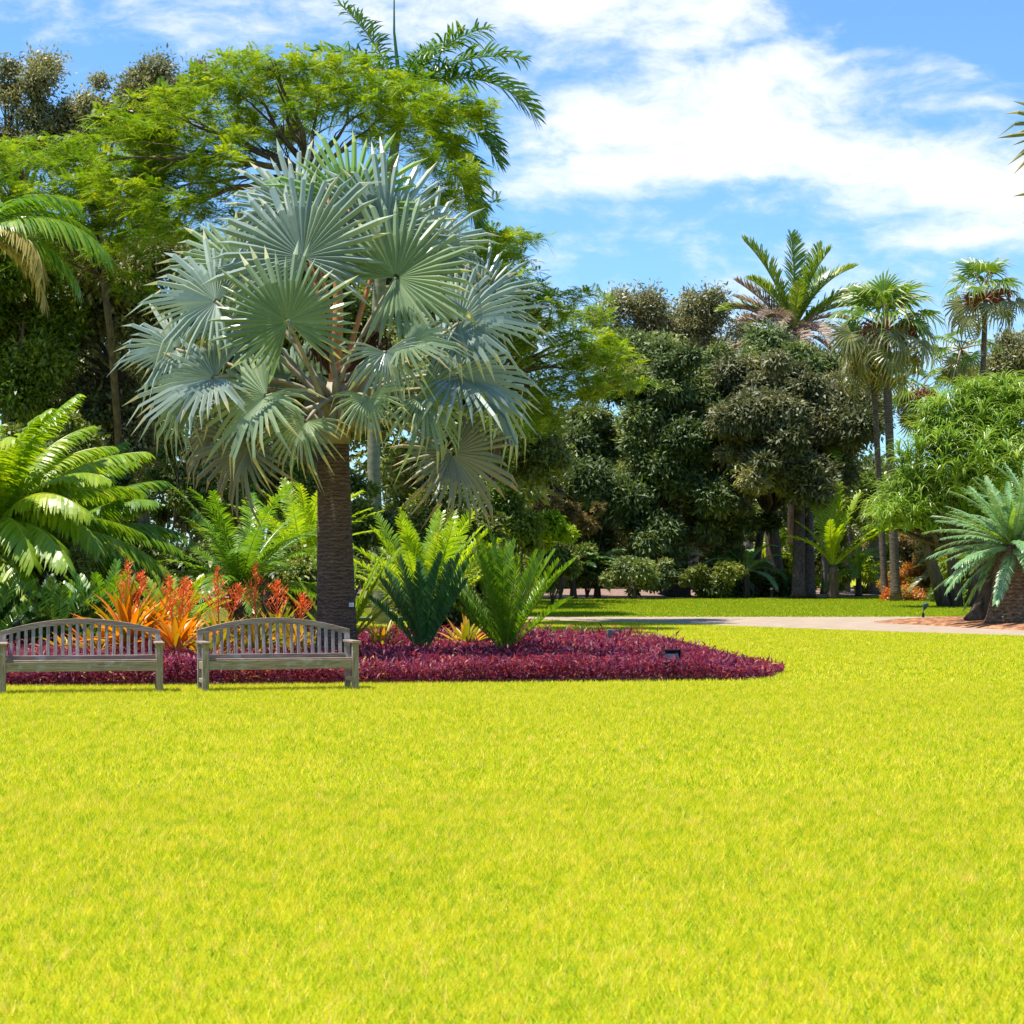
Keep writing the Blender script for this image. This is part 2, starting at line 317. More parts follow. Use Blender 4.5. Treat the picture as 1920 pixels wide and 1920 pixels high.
# ---------------------------------------------------------------- foliage generators
def unit(v): return v/np.maximum(np.linalg.norm(v, axis=-1, keepdims=True), 1e-6)
def cloud(C, Rr, n, ll, lw, seed=0, outw=.6, up=.8, droop=0., shell=.45, weights=None, loose=1., tintvar=.35, horiz=0):
    rg = np.random.RandomState(seed); C = np.asarray(C, float); Rr = np.asarray(Rr, float); m = len(C)
    w = weights if weights is not None else np.prod(Rr, 1)**(2/3); w = w/w.sum()
    idx = rg.choice(m, n, p=w); dv = unit(rg.normal(size=(n, 3))); r = rg.rand(n, 1)**shell
    off = dv*Rr[idx]*r*(.62+.75*rg.rand(n, 1)**2)*loose; pos = C[idx]+off
    rnd = unit(rg.normal(size=(n, 3)))
    ax = unit(unit(off)*outw+rnd*.7+np.array([0, 0, -droop])*(.6+.8*rg.rand(n, 1)))
    if horiz: ax = unit(ax*np.array([1, 1, 1-horiz]))
    nm = unit(rg.normal(size=(n, 3))*.55+np.array([0, 0, up])+unit(off)*.4)
    sd = unit(np.cross(ax, nm)); nm = np.cross(sd, ax)
    L = ll*(.6+.8*rg.rand(n, 1)); Wd = lw*(.6+.8*rg.rand(n, 1))/2
    V = np.empty((n, 4, 3), np.float32)
    V[:, 0] = pos; V[:, 1] = pos+ax*L*.45+sd*Wd+nm*Wd*.3; V[:, 2] = pos+ax*L-nm*L*.15; V[:, 3] = pos+ax*L*.45-sd*Wd+nm*Wd*.3
    ct = rg.rand(m)
    t = np.clip(.5+(ct[idx]-.5)*tintvar+(rg.rand(n)-.5)*.6, 0, 1)
    return V.reshape(-1, 3), np.arange(n*4).reshape(-1, 4), t
def subclumps(E, per, rad, flat=1., seed=0, surf_=.5, rvar=1.0):
    """E: list of ellipsoids (centre, radii); returns smaller clumps scattered over and through them"""
    rg = np.random.RandomState(seed); C = []; Q = []; E2 = list(E)
    for (c, r) in E:
        for _ in range(3):
            dv = unit(rg.normal(size=3)); E2.append((np.asarray(c)+dv*np.asarray(r)*rg.uniform(.7, 1.05), np.asarray(r)*rg.uniform(.3, .62)*np.array([1.1, 1, .95])))
    for (c, r) in E2:
        k = max(1, int(per*(np.prod(r)**(2/3))))
        dv = unit(rg.normal(size=(k, 3))); rr = rg.rand(k, 1)**surf_*(.7+.5*rg.rand(k, 1))
        C.append(np.asarray(c)+dv*np.asarray(r)*rr); s = rad*(1-rvar/2+rvar*rg.rand(k, 1)); Q.append(np.concatenate([s, s, s*flat], 1))
    return np.concatenate(C), np.concatenate(Q)
def padrows(rows, d, dv, seed, rx=62, ry=13):
    rg = random.Random(seed); E = []
    for (y, x0, x1) in rows:
        x = x0+rg.uniform(0, 25)
        while x < x1: E.append((x+rg.uniform(-12, 12), y+rg.uniform(-11, 11), d+rg.uniform(-dv, dv), rx*rg.uniform(.6, 1.2), ry*rg.uniform(.6, 1.4))); x += rx*rg.uniform(.75, 1.25)
    return E
def sprays(pads, dens, nl, L, npin, pl, pw, seed, pitch=8):
    # feathery twice-divided leaves fanned round every twig end
    rg = np.random.RandomState(seed); T = []
    for (px, py, d, rx, ry) in pads:
        s = d/F; k = max(3, int(dens*(rx*s)**2)); a = rg.rand(k)*2*math.pi; r = np.sqrt(rg.rand(k)); c = np.array(P(px, py, d)); q = rg.uniform(.75, 1.15, k)
        T.append(np.stack([c[0]+np.cos(a)*r*rx*s*q, c[1]+np.sin(a)*r*rx*s*q, c[2]+ry*s*(1-r*r)*1.4-ry*s*.5+rg.normal(size=k)*ry*s*.55], 1))
    T = np.concatenate(T); m = len(T); ct = rg.rand(m)
    tip = np.repeat(np.arange(m), nl); n = len(tip); az = rg.rand(n)*2*math.pi; el = np.radians(rg.normal(pitch, 24, n)); Ls = L*rg.uniform(.6, 1.25, n)
    ax = np.stack([np.cos(az)*np.cos(el), np.sin(az)*np.cos(el), np.sin(el)], 1); sd = unit(np.stack([-np.sin(az), np.cos(az), rg.normal(size=n)*.25], 1))
    VV = []; TT = []
    for j in range(npin):
        t = .15+.85*(j+.5)/npin
        for s in (-1, 1):
            b = T[tip]+ax*(Ls*t)[:, None]+np.array([0, 0, -1.])*(Ls*.28*t*t)[:, None]
            dr = unit(sd*s+ax*(.35+.5*t)+np.array([0, 0, -.22])); l = (pl*Ls/L*(1-.75*abs(t-.45)))[:, None]; w = ax*(pw/2)
            V = np.empty((n, 4, 3), np.float32); V[:, 0] = b; V[:, 1] = b+dr*l*.5+w; V[:, 2] = b+dr*l; V[:, 3] = b+dr*l*.5-w
            VV.append(V.reshape(-1, 3)); TT.append(np.clip(.5+(ct[tip]-.5)*.55+(rg.rand(n)-.5)*.5, 0, 1))
    V = np.concatenate(VV); return V, np.arange(len(V)).reshape(-1, 4), np.concatenate(TT), T
def EP(px, py, d, rx, ry, rd=None):     # ellipsoid from its place and size as seen
    s = d/F; c = P(px, py, d); return (np.array(c), np.array([rx*s, (rd if rd else rx)*s, ry*s]))
def limbs(mb, fork, targets, r0, seed=0, n=6, twigs=2, sag=.12):
    rg = random.Random(seed)
    for T in targets:
        T = Vector(T); v = T-fork; mid = fork+v*.5+Vector((rg.uniform(-.1, .1), rg.uniform(-.1, .1), rg.uniform(-.02, .15)))*v.length
        pts = []
        for k in range(8):
            t = k/7; p = fork*(1-t)**2+mid*2*t*(1-t)+T*t*t
            if 0 < k < 7: p = p+Vector((rg.uniform(-1, 1), rg.uniform(-1, 1), rg.uniform(-1, 1)))*v.length*.018
            pts.append(p)
        mb.tube(pts, [r0*(1-.8*k/7) for k in range(8)], n, cap=False)
        for _ in range(twigs):
            k = rg.randint(2, 6); a = pts[k]; dirn = (v.normalized()+Vector((rg.uniform(-1, 1), rg.uniform(-1, 1), rg.uniform(-.5, .4)))).normalized()*v.length*rg.uniform(.12, .3)
            b = a+dirn*.5+Vector((0, 0, .1)); mb.tube([a, b, a+dirn], [r0*.45*(1-.6*k/7), r0*.3*(1-.6*k/7), r0*.1], 5, cap=False)
def tree(name, label, cat, base, fork, trunk_r, E, mat, barkmat, n, ll, lw, per=2., rad=.7, flat=.8, limb_r=.12, ntarget=10, seed=0, group=None, twigs=2, **kw):
    root = thing(name, label, cat, base, group); rg = random.Random(seed)
    mb = MB(); mb.smooth = True; base = Vector(base); fork = Vector(fork)
    pts = [base+(fork-base)*t+Vector((math.sin(t*5+seed)*.12, math.cos(t*4+seed)*.1, 0)) for t in (0, .08, .25, .5, .75, 1)]
    mb.tube(pts, [trunk_r*q for q in (1.6, 1.15, 1, .92, .85, .75)], 12)
    T = [E[i % len(E)][0]+np.array([rg.uniform(-.4, .4), rg.uniform(-.4, .4), rg.uniform(-.5, .15)])*E[i % len(E)][1] for i in range(ntarget)]
    limbs(mb, fork, T, limb_r, seed, twigs=twigs)
    iM = Matrix.Translation(-base)
    me = mb.mesh(); me.transform(iM); obj('trunk', me, barkmat, root, Matrix.Translation(base))
    C, Q = subclumps(E, per, rad, flat, seed)
    Vc, Fc, tc_ = cloud(C, Q, n, ll, lw, seed, **kw)
    Vc -= np.array(base, dtype=np.float32); obj('crown', npmesh(Vc, Fc, tc_), mat, root, Matrix.Translation(base)); return root
def shrub(name, label, cat, E, mat, n, ll, lw, seed=0, group=None, per=3, rad=.4, flat=.8, **kw):
    c = E[0][0]; base = Vector((c[0], c[1], gz(c[1]))); root = thing(name, label, cat, base, group)
    mb = MB(); rg = random.Random(seed)
    for i in range(7):
        e = E[i % len(E)]; T = Vector(e[0])+Vector([rg.uniform(-.5, .5)*q for q in e[1]])
        mb.tube([base, (base+T)/2+Vector((rg.uniform(-.1, .1), 0, .1)), T], [.04, .03, .01], 5)
    me = mb.mesh(); me.transform(Matrix.Translation(-base)); obj('stem', me, MT['bark'], root, Matrix.Translation(base))
    C, Q = subclumps(E, per, rad, flat, seed); Vc, Fc, tc_ = cloud(C, Q, n, ll, lw, seed, **kw)
    Vc -= np.array(base, dtype=np.float32); obj('foliage', npmesh(Vc, Fc, tc_), mat, root, Matrix.Translation(base)); return root

def pinnate(L, n, ll, lw, e0, e1, vang=20, sweep=35, droop=.15, pet=.12, seed=0, bend=1.3, rr=.012, jit=.06, prof=.6, mb=None):
    rg = random.Random(seed); mb = MB(); K = 26; pts = [Vector((0, 0, 0))]; tg = []
    side = rg.uniform(-.08, .08)
    for k in range(K+1):
        e = R(e0+(e1-e0)*(k/K)**bend); t = Vector((side*k/K*2, math.cos(e), math.sin(e))).normalized(); tg.append(t)
        if k < K: pts.append(pts[-1]+t*(L/K))
    mb.tube(pts, [rr*(1.3-1.1*k/K) for k in range(K+1)], 4, cap=False, tint=.75)
    for i in range(n):
        tt = pet+(1-pet)*(i+.5)/n; f = tt*K; k = min(int(f), K-1); p = pts[k].lerp(pts[k+1], f-k); t = tg[k]
        nrm = Vector((1, 0, 0)).cross(t).normalized(); u = (tt-pet)/(1-pet)
        l = ll*max(.12, math.sin(math.pi*(.10+.84*u))**prof)
        for s in (-1, 1):
            sw = R(sweep+25*u+rg.uniform(-1, 1)*jit*90); va = R(vang+rg.uniform(-1, 1)*jit*120)
            dr = (Vector((s, 0, 0))*math.cos(sw)+t*math.sin(sw)); dr = (dr*math.cos(va)+nrm*math.sin(va)).normalized()
            wd = (t-dr*t.dot(dr)).normalized()*lw/2; q = l*rg.uniform(.88, 1.08); dz = Vector((0, 0, -droop*q*rg.uniform(.7, 1.3)))
            a = p; b = p+dr*q*.4+dz*.16; c = p+dr*q*.75+dz*.56; e_ = p+dr*q+dz
            mb.add([a-wd*.5, a+wd*.5, b+wd, b-wd, c+wd*.8, c-wd*.8, e_], [(0, 1, 2, 3), (3, 2, 4, 5), (5, 4, 6)], min(1, max(0, rg.gauss(.5, .17))))
    return mb.mesh()
FC = {}
def fronds(root, crown, specs, key, mat, name='frond', seed=0, smin=.9, smax=1.1, **kw):
    """specs: (azimuth deg [0 = away from camera, 90 = right], e0, e1, scale)"""
    rg = random.Random(seed)
    for (az, e0, e1, sc) in specs:
        kk = (key, round(e0/9), round(e1/14), rg.randint(0, 1))
        if kk not in FC: FC[kk] = pinnate(e0=round(e0/9)*9, e1=round(e1/14)*14, seed=len(FC)+7, **kw)
        s = sc*rg.uniform(smin, smax)
        M = Matrix.Translation(Vector(crown)) @ Euler((R(rg.uniform(-3, 3)), R(rg.uniform(-12, 12)), R(-az)), 'XYZ').to_matrix().to_4x4() @ Matrix.Scale(s, 4)
        obj(name, FC[kk], mat, root, M)
def ringspec(n, ein, eout, arch, seed=0, azc=None, azw=180, sc=(1, 1)):
    rg = random.Random(seed); out = []
    for i in range(n):
        u = (i+.5)/n; az = (i*137.5+rg.uniform(-15, 15)) % 360
        if azc is not None: az = azc+((az-180)/180)*azw
        e = ein+(eout-ein)*u+rg.uniform(-6, 6); out.append((az, e, e-arch*rg.uniform(.7, 1.3), sc[0]+(sc[1]-sc[0])*u))
    return out
def cycad(name, label, base, h, r, specs, key, mat, cat='cycad', group=None, seed=0, bark='cycbark', lean=(0, 0), **kw):
    base = Vector(base); root = thing(name, label, cat, base, group); top = base+Vector((lean[0], lean[1], h)); mb = MB(); mb.smooth = True
    pts = [base+(top-base)*t for t in (0, .1, .35, .65, .9, 1)]
    mb.tube(pts, [r*q for q in (1.45, 1.2, 1, .9, .85, .5)], 14); me = mb.mesh(); me.transform(Matrix.Translation(-base))
    obj('caudex' if h < 1.2 else 'trunk', me, MT[bark], root, Matrix.Translation(base)); fronds(root, top-Vector((0, 0, .04)), specs, key, mat, seed=seed, **kw); return root

def fanleaf(nseg=44, spread=165, split=.55, fold=.2, cup=.15, droop=.25, seed=0, pleat=.5, jit=.05, tipd=.12):
    rg = random.Random(seed); mb = MB(); h = R(spread)*2/nseg/2; V = []; T = []
    tw = rg.uniform(-.22, .22)
    for i in range(nseg):
        a = -R(spread)+h*(2*i+1); q = abs(a)/R(spread); L = (1-.22*q**2)*rg.uniform(1-jit*2, 1+jit*.6); bent = rg.random() < .12
        dd = tipd*rg.uniform(.2, 1.6)+(.35 if bent else 0); sj = rg.gauss(0, .012)
        def pt(r, ang, lift=0, L=L):
            x = math.sin(ang)*r; y = math.cos(ang)*r; z = fold*abs(x)*(1-.4*r)+tw*x-droop*max(0, y)**2*.8-cup*r*r+lift
            return Vector((x, y, z))
        rows = []
        for r, wf in ((.04, 1), (.3, 1), (split, 1), (split+(1-split)*.62, .74*split/(split+(1-split)*.55)+.03)):
            ww = h*wf; rr_ = r*L; pz = pleat*h*r*min(1, wf)
            ext = -dd*max(0, r-split)**1.5*1.5
            aa = a+sj*max(0, r-split)*3
            rows.append([pt(rr_, aa-ww, ext), pt(rr_, aa, pz+ext), pt(rr_, aa+ww, ext)])
        tip = pt(L, a+sj*2, -dd*(1-split)**1.5*3)
        vs = [p for rw in rows for p in rw]+[tip]; fs = []
        for k in range(3): b = 3*k; fs += [(b, b+1, b+4, b+3), (b+1, b+2, b+5, b+4)]
        tn = min(.72, max(.1, rg.gauss(.4, .1))); mb.add(vs, fs, tn); b = 9
        bb = len(mb.v)-len(vs); mb.f += [(bb+9, bb+10, bb+12), (bb+10, bb+11, bb+12)]; tt = .95 if rg.random() < .35 else min(.85, tn+.2); mb.t += [tt, tt]
    return mb.mesh()
def frame(axis, normal):
    y = Vector(axis).normalized(); z = Vector(normal); z = (z-y*z.dot(y)).normalized(); x = y.cross(z)
    return Matrix(((x.x, y.x, z.x, 0), (x.y, y.y, z.y, 0), (x.z, y.z, z.z, 0), (0, 0, 0, 1)))
def add_fan(root, crown, hub, axis, normal, rad, me, mat, petmat, pr=.035, sag=.15, tipr=None, name='frond'):
    M = Matrix.Translation(hub) @ frame(axis, normal) @ Matrix.Scale(rad, 4)
    f = obj(name, me, mat, root, M); iM = M.inverted()
    v = hub-crown; mid = crown+v*.5+Vector((0, 0, sag*v.length)); pts = [crown*(1-t)**2+mid*2*t*(1-t)+hub*t*t for t in [k/7 for k in range(8)]]
    mb = MB(); mb.smooth = True; mb.tube([iM @ p for p in pts], [pr/rad*(1.7-.95*k/7) for k in range(8)], 6); obj('petiole', mb.mesh(), petmat, f, M)
    return f
#OBJECTS
# ---------------------------------------------------------------- leaf materials
G = {}
G['silver'] = leafmat('silver palm leaf', [(0, (.09, .145, .12)), (.35, (.215, .285, .24)), (.7, (.37, .43, .34)), (.88, (.48, .47, .26)), (1, (.58, .50, .26))], tr=.2, rough=.32, trc=(1.1, 1.2, .5), spec=.8, hue=.13)
G['silverolive'] = leafmat('greener silver palm leaf', [(0, (.12, .19, .10)), (.4, (.25, .33, .18)), (.7, (.36, .42, .24)), (1, (.58, .50, .22))], tr=.3, rough=.36, trc=(1.1, 1.2, .5), spec=.7, hue=.13)
G['silvergreen'] = leafmat('young silver palm leaf', [(0, (.16, .28, .08)), (.5, (.27, .42, .12)), (1, (.42, .48, .15))], tr=.45, rough=.4, trc=(1.1, 1.2, .45))
G['silverbrown'] = leafmat('old silver palm leaf', [(0, (.12, .15, .10)), (.4, (.22, .22, .15)), (1, (.42, .32, .18))], tr=.2, rough=.5, trc=(1.1, 1, .6))
G['poin'] = leafmat('feathery tree leaf', [(0, (.08, .17, .006)), (.4, (.20, .32, .008)), (.75, (.38, .46, .012)), (1, (.60, .55, .02))], tr=.5, rough=.5, trc=(1.2, 1.15, .4), spec=.3)
G['feather'] = leafmat('feathery leaflet', [(0, (.08, .17, .008)), (.4, (.15, .265, .016)), (.75, (.29, .39, .022)), (1, (.50, .49, .03))], tr=.45, rough=.5, trc=(1.2, 1.15, .4), spec=.25)
G['oak'] = leafmat('olive oak leaf', [(0, (.09, .10, .04)), (.5, (.23, .24, .11)), (1, (.40, .38, .20))], tr=.3, rough=.45)
G['mango'] = leafmat('dark glossy leaf', [(0, (.055, .09, .028)), (.5, (.14, .20, .06)), (.85, (.25, .32, .11)), (1, (.30, .30, .09))], tr=.25, rough=.55, spec=.4)
G['brownish'] = leafmat('dark bronze leaf', [(0, (.065, .085, .03)), (.5, (.155, .175, .08)), (.85, (.30, .29, .17)), (1, (.26, .26, .06))], tr=.25, rough=.55, spec=.35, trc=(1.1, 1, .6))
G['darkfill'] = leafmat('dark green leaf', [(0, (.06, .09, .016)), (.5, (.14, .19, .032)), (1, (.26, .30, .06))], tr=.3, rough=.45)  # own dark green of the filler shrubs, trees and far wood
G['mid'] = leafmat('mid green leaf', [(0, (.06, .12, .012)), (.5, (.14, .22, .02)), (1, (.24, .30, .04))], tr=.4, rough=.4)
G['lime'] = leafmat('lime leaf', [(0, (.14, .28, .008)), (.5, (.30, .44, .012)), (1, (.50, .55, .03))], tr=.5, rough=.45)
G['cyc'] = leafmat('glossy green frond', [(0, (.05, .15, .008)), (.5, (.13, .27, .012)), (.85, (.26, .38, .02)), (1, (.45, .42, .06))], tr=.42, rough=.36, trc=(1.35, 1.3, .4), spec=.7, hue=.12)
G['cyclime'] = leafmat('yellow green frond', [(0, (.12, .25, .01)), (.5, (.27, .42, .015)), (1, (.50, .55, .05))], tr=.5, rough=.32, trc=(1.3, 1.2, .4), spec=.6, hue=.12)
G['cychuge'] = leafmat('light glossy frond', [(0, (.12, .25, .01)), (.5, (.27, .41, .012)), (.85, (.44, .50, .03)), (1, (.62, .50, .08))], tr=.45, rough=.38, trc=(1.35, 1.3, .4), spec=.5, hue=.12)
G['cycblue'] = leafmat('blue green frond', [(0, (.02, .075, .02)), (.5, (.055, .17, .04)), (1, (.13, .25, .07))], tr=.15, rough=.35, spec=.5, hue=.12)
G['cycgrey'] = leafmat('grey green frond', [(0, (.08, .20, .07)), (.5, (.18, .36, .14)), (1, (.42, .52, .22))], tr=.25, rough=.35, spec=.6, hue=.1)
G['dark'] = leafmat('dark frond', [(0, (.015, .05, .012)), (.5, (.04, .11, .02)), (1, (.14, .22, .03))], tr=.35, rough=.3, spec=.6, hue=.12)
G['royal'] = leafmat('royal palm leaf', [(0, (.03, .09, .02)), (.5, (.09, .20, .03)), (.9, (.22, .34, .04)), (1, (.40, .34, .16))], tr=.35, rough=.35, spec=.5)
G['dead'] = leafmat('dry frond', [(0, (.16, .11, .08)), (.5, (.32, .24, .18)), (1, (.48, .38, .28))], tr=.25, rough=.6, trc=(1.1, 1, .8))
G['tan'] = leafmat('yellowing frond', [(0, (.28, .22, .05)), (.5, (.48, .38, .12)), (1, (.60, .52, .25))], tr=.4, rough=.5, trc=(1.1, 1, .6))
G['fan'] = leafmat('green fan leaf', [(0, (.06, .14, .012)), (.5, (.17, .28, .02)), (.8, (.30, .38, .05)), (1, (.48, .44, .16))], tr=.4, rough=.35, spec=.6, hue=.1)
G['fanold'] = leafmat('old olive fan leaf', [(0, (.08, .10, .02)), (.5, (.20, .21, .06)), (1, (.48, .38, .18))], tr=.25, rough=.35, spec=.6, hue=.1)
G['strap'] = leafmat('strap leaf', [(0, (.10, .21, .02)), (.5, (.23, .38, .05)), (1, (.50, .60, .18))], tr=.4, rough=.32, spec=.6)
G['orange'] = leafmat('orange bromeliad leaf', [(0, (.22, .20, .015)), (.3, (.55, .30, .015)), (.6, (.75, .22, .01)), (1, (.85, .42, .03))], tr=.45, rough=.3, trc=(1.2, 1, .3), spec=.6, hue=.15)
G['olive'] = leafmat('olive bromeliad leaf', [(0, (.14, .20, .015)), (.5, (.38, .36, .02)), (.8, (.62, .30, .02)), (1, (.70, .45, .05))], tr=.45, rough=.3, trc=(1.2, 1, .3), spec=.6, hue=.15)
G['flower'] = leafmat('red bromeliad flower', [(0, (.60, .10, .015)), (.5, (.88, .20, .02)), (1, (.95, .34, .05))], tr=.3, rough=.4, trc=(1.2, 1, .5))
G['purple'] = leafmat('purple leaf', [(0, (.04, .008, .03)), (.3, (.15, .024, .075)), (.55, (.25, .040, .075)), (.75, (.42, .085, .055)), (.9, (.64, .19, .09)), (1, (.55, .42, .06))], tr=.36, rough=.5, trc=(1.4, .6, .7), spec=.3, hue=0, noise=.8)
G['redleaf'] = leafmat('red croton leaf', [(0, (.16, .24, .02)), (.35, (.40, .30, .04)), (.7, (.55, .20, .05)), (1, (.60, .12, .04))], tr=.4, rough=.4, trc=(1.2, .9, .4))
G['rust'] = leafmat('rust leaf', [(0, (.10, .10, .03)), (.5, (.20, .14, .06)), (1, (.32, .22, .09))], tr=.35, rough=.45)
# ---------------------------------------------------------------- purple ground cover
rp = np.random.RandomState(12)
def bedh(x, y):
    v = .25+.05*np.sin(x*1.3+1)*np.sin(y*1.1)+.035*np.sin(x*4+y*3)
    ed = np.clip((4.35-x)/1.6, .35, 1); return v*ed
n = 330000; x = rp.uniform(-9, 4.6, n); y = 28.4+(rp.rand(n)**1.8)*18
k = inpoly(x, y, bed); x = x[k]; y = y[k]; n = len(x)
stem = rp.rand(n); hh = bedh(x, y)*(.02+1.18*rp.rand(n)**.7)*(1+(rp.rand(n) < .05)*.45)
la = rp.rand(n)*2*math.pi; ev = rp.normal(.55, .45, n); Ln = rp.uniform(.06, .14, n)*(1+.012*(y-28)); Wn = Ln*.2*(1+.02*(y-28))
ax = np.stack([np.cos(la)*np.cos(ev), np.sin(la)*np.cos(ev), np.sin(ev)], 1); up = unit(np.stack([rp.normal(size=n)*.4, rp.normal(size=n)*.4, np.ones(n)], 1))
sd = unit(np.cross(ax, up)); nm = np.cross(sd, ax); pos = np.stack([x, y, hh], 1); V = np.empty((n, 4, 3), np.float32); L1 = Ln[:, None]; W1 = Wn[:, None]/2
V[:, 0] = pos; V[:, 1] = pos+ax*L1*.4+sd*W1+nm*W1*.4; V[:, 2] = pos+ax*L1-nm*L1*.2; V[:, 3] = pos+ax*L1*.4-sd*W1+nm*W1*.4
yl = ((np.sin(x*2.1+3)*np.sin(y*2.7+x)) > .72) | ((x < -5.6) & (x > -6.4) & (rp.rand(n) < .25)); t = np.clip(rp.beta(2.4, 2.4, n)*.85, 0, .9); t[(rp.rand(n) < .14) & yl] = 1.5
o = obj('purple_ground_cover', npmesh(V.reshape(-1, 3), np.arange(n*4).reshape(-1, 4), t), G['purple']); tag(o, 'purple leafed ground cover filling the flower bed behind the benches', 'ground cover', kind='stuff')
# ---------------------------------------------------------------- benches
def bench(pxc, d, rot, label, seed):
    base = GX(pxc, d); M0 = Matrix.Translation(base) @ Matrix.Rotation(R(rot), 4, 'Z'); rg = random.Random(seed)
    root = thing('garden_bench', label, 'bench', base, 'curved back wooden benches by the flower bed'); WM[root.name] = M0.copy(); root.matrix_basis = M0
    Wd = 2.08; D = .50
    def part(name, mb, mat): return bevel(obj(name, mb.mesh(), MT[mat], root, M0), .005)
    for s in (-1, 1):
        part('leg', MB().box((s*(Wd/2-.043), 0, .315), (.086, .07, .63)), 'woodgreenv')
        q = Matrix.Rotation(R(-9), 3, 'X'); mb = MB(); mb.tube
        part('leg', MB().box((s*(Wd/2-.043), D, .21), (.074, .06, .42)).box((s*(Wd/2-.043), D+.035, .60), (.074, .055, .38), Matrix.Rotation(R(-9), 3, 'X')), 'woodv')
        part('armrest', MB().box((s*(Wd/2-.043), .215, .645), (.125, .62, .028)), 'wood')
        part('stretcher', MB().box((s*(Wd/2-.043), D/2, .14), (.05, D-.06, .055)), 'woodgreen')
        part('side_rail', MB().box((s*(Wd/2-.043), D/2, .34), (.045, D-.06, .10)), 'woodgreen')
    part('front_rail', MB().box((0, .0, .352), (Wd-.172, .04, .125)), 'woodgreen')
    for i in range(5): part('seat_slat', MB().box((0, .035+i*.095, .426-i*.0055), (Wd-.10, .08, .02)), 'wood')
    part('back_rail', MB().box((0, D-.005, .45), (Wd-.172, .035, .06)), 'wood')
    def arch(x): return .775+.15*(1-(x/(Wd/2-.043))**2)
    def yb(z): return D+.0+(z-.42)*math.tan(R(9))
    mb = MB(); K = 28; vs = []; fs = []
    for k in range(K+1):
        xx = -Wd/2+.006+(Wd-.012)*k/K; za = arch(min(abs(xx), Wd/2-.02)); y0 = yb(za)
        vs += [(xx, y0-.026, za-.04), (xx, y0+.026, za-.04), (xx, y0+.030, za+.035), (xx, y0-.022, za+.035)]
    for k in range(K):
        b = 4*k
        for j in range(4): fs.append((b+j, b+(j+1) % 4, b+4+(j+1) % 4, b+4+j))
    fs += [(3, 2, 1, 0), (4*K, 4*K+1, 4*K+2, 4*K+3)]; mb.add(vs, fs); part('top_rail', mb, 'wood')
    for i in range(20):
        xx = (i-9.5)*.0945; z0 = .46; z1 = arch(xx)-.03; zc = (z0+z1)/2
        sl_ = part('slat', MB().box((0, 0, 0), (.047, .016, (z1-z0)/math.cos(R(9)))), 'woodv')
        mw = M0 @ Matrix.Translation((xx, yb(zc), zc)) @ Matrix.Rotation(R(-9), 4, 'X'); sl_.matrix_basis = M0.inverted() @ mw; WM[sl_.name] = mw
    return root
bench(527, 28.15, 16, 'weathered wooden bench with a curved slatted back, in front of the silver palm trunk', 1)
bench(153, 27.55, 12, 'weathered wooden bench with a curved slatted back, cut by the left edge of the photo', 2)
# ---------------------------------------------------------------- silver palm
base = GX(633, 33); root = thing('silver_fan_palm', 'big silver blue fan palm with a thick brown trunk behind the right bench', 'palm tree', base)
SP = 33/F
mb = MB(); mb.smooth = True; zs = [0, .12, .3, .6, 1, 1.5, 2, 2.5, 3, 3.4, 3.7]; rr = [.44, .40, .36, .315, .30, .29, .275, .265, .255, .25, .25]
mb.tube([Vector((-.02*z, 0, z)) for z in zs], rr, 24); obj('trunk', mb.mesh(), MT['palmbark'], root, Matrix.Translation(base))
mb = MB(); mb.smooth = True; mb.tube([Vector((-.06, 0, 3.55)), Vector((-.07, 0, 3.8)), Vector((-.03, 0, 4.1)), Vector((0, 0, 4.5))], [.265, .285, .26, .16], 16)
rg = random.Random(5)
for i in range(26):
    a = rg.uniform(0, 6.28); z = 3.6+rg.random()*.75; r_ = .27
    p = Vector((math.cos(a)*r_, math.sin(a)*r_, z)); mb.tube([p, p+Vector((math.cos(a)*.1, math.sin(a)*.1, .18)), p+Vector((math.cos(a)*.20, math.sin(a)*.20, .30+rg.random()*.1))], [.07, .055, .03], 6)
obj('leaf_base', mb.mesh(), MT['petiole'], root, Matrix.Translation(base))
crown = P(633, 765, 33)
fm = [fanleaf(36, 152, .5, .34, .05, .1, s, .9, .11, .10) for s in range(3)]
fm2 = [fanleaf(32, 132, .46, .34, .06, .14, s+5, .9, .12, .14) for s in range(3)]
fm3 = [fanleaf(28, 110, .45, .55, .12, .38, s+9, .9, .13, .22) for s in range(3)]
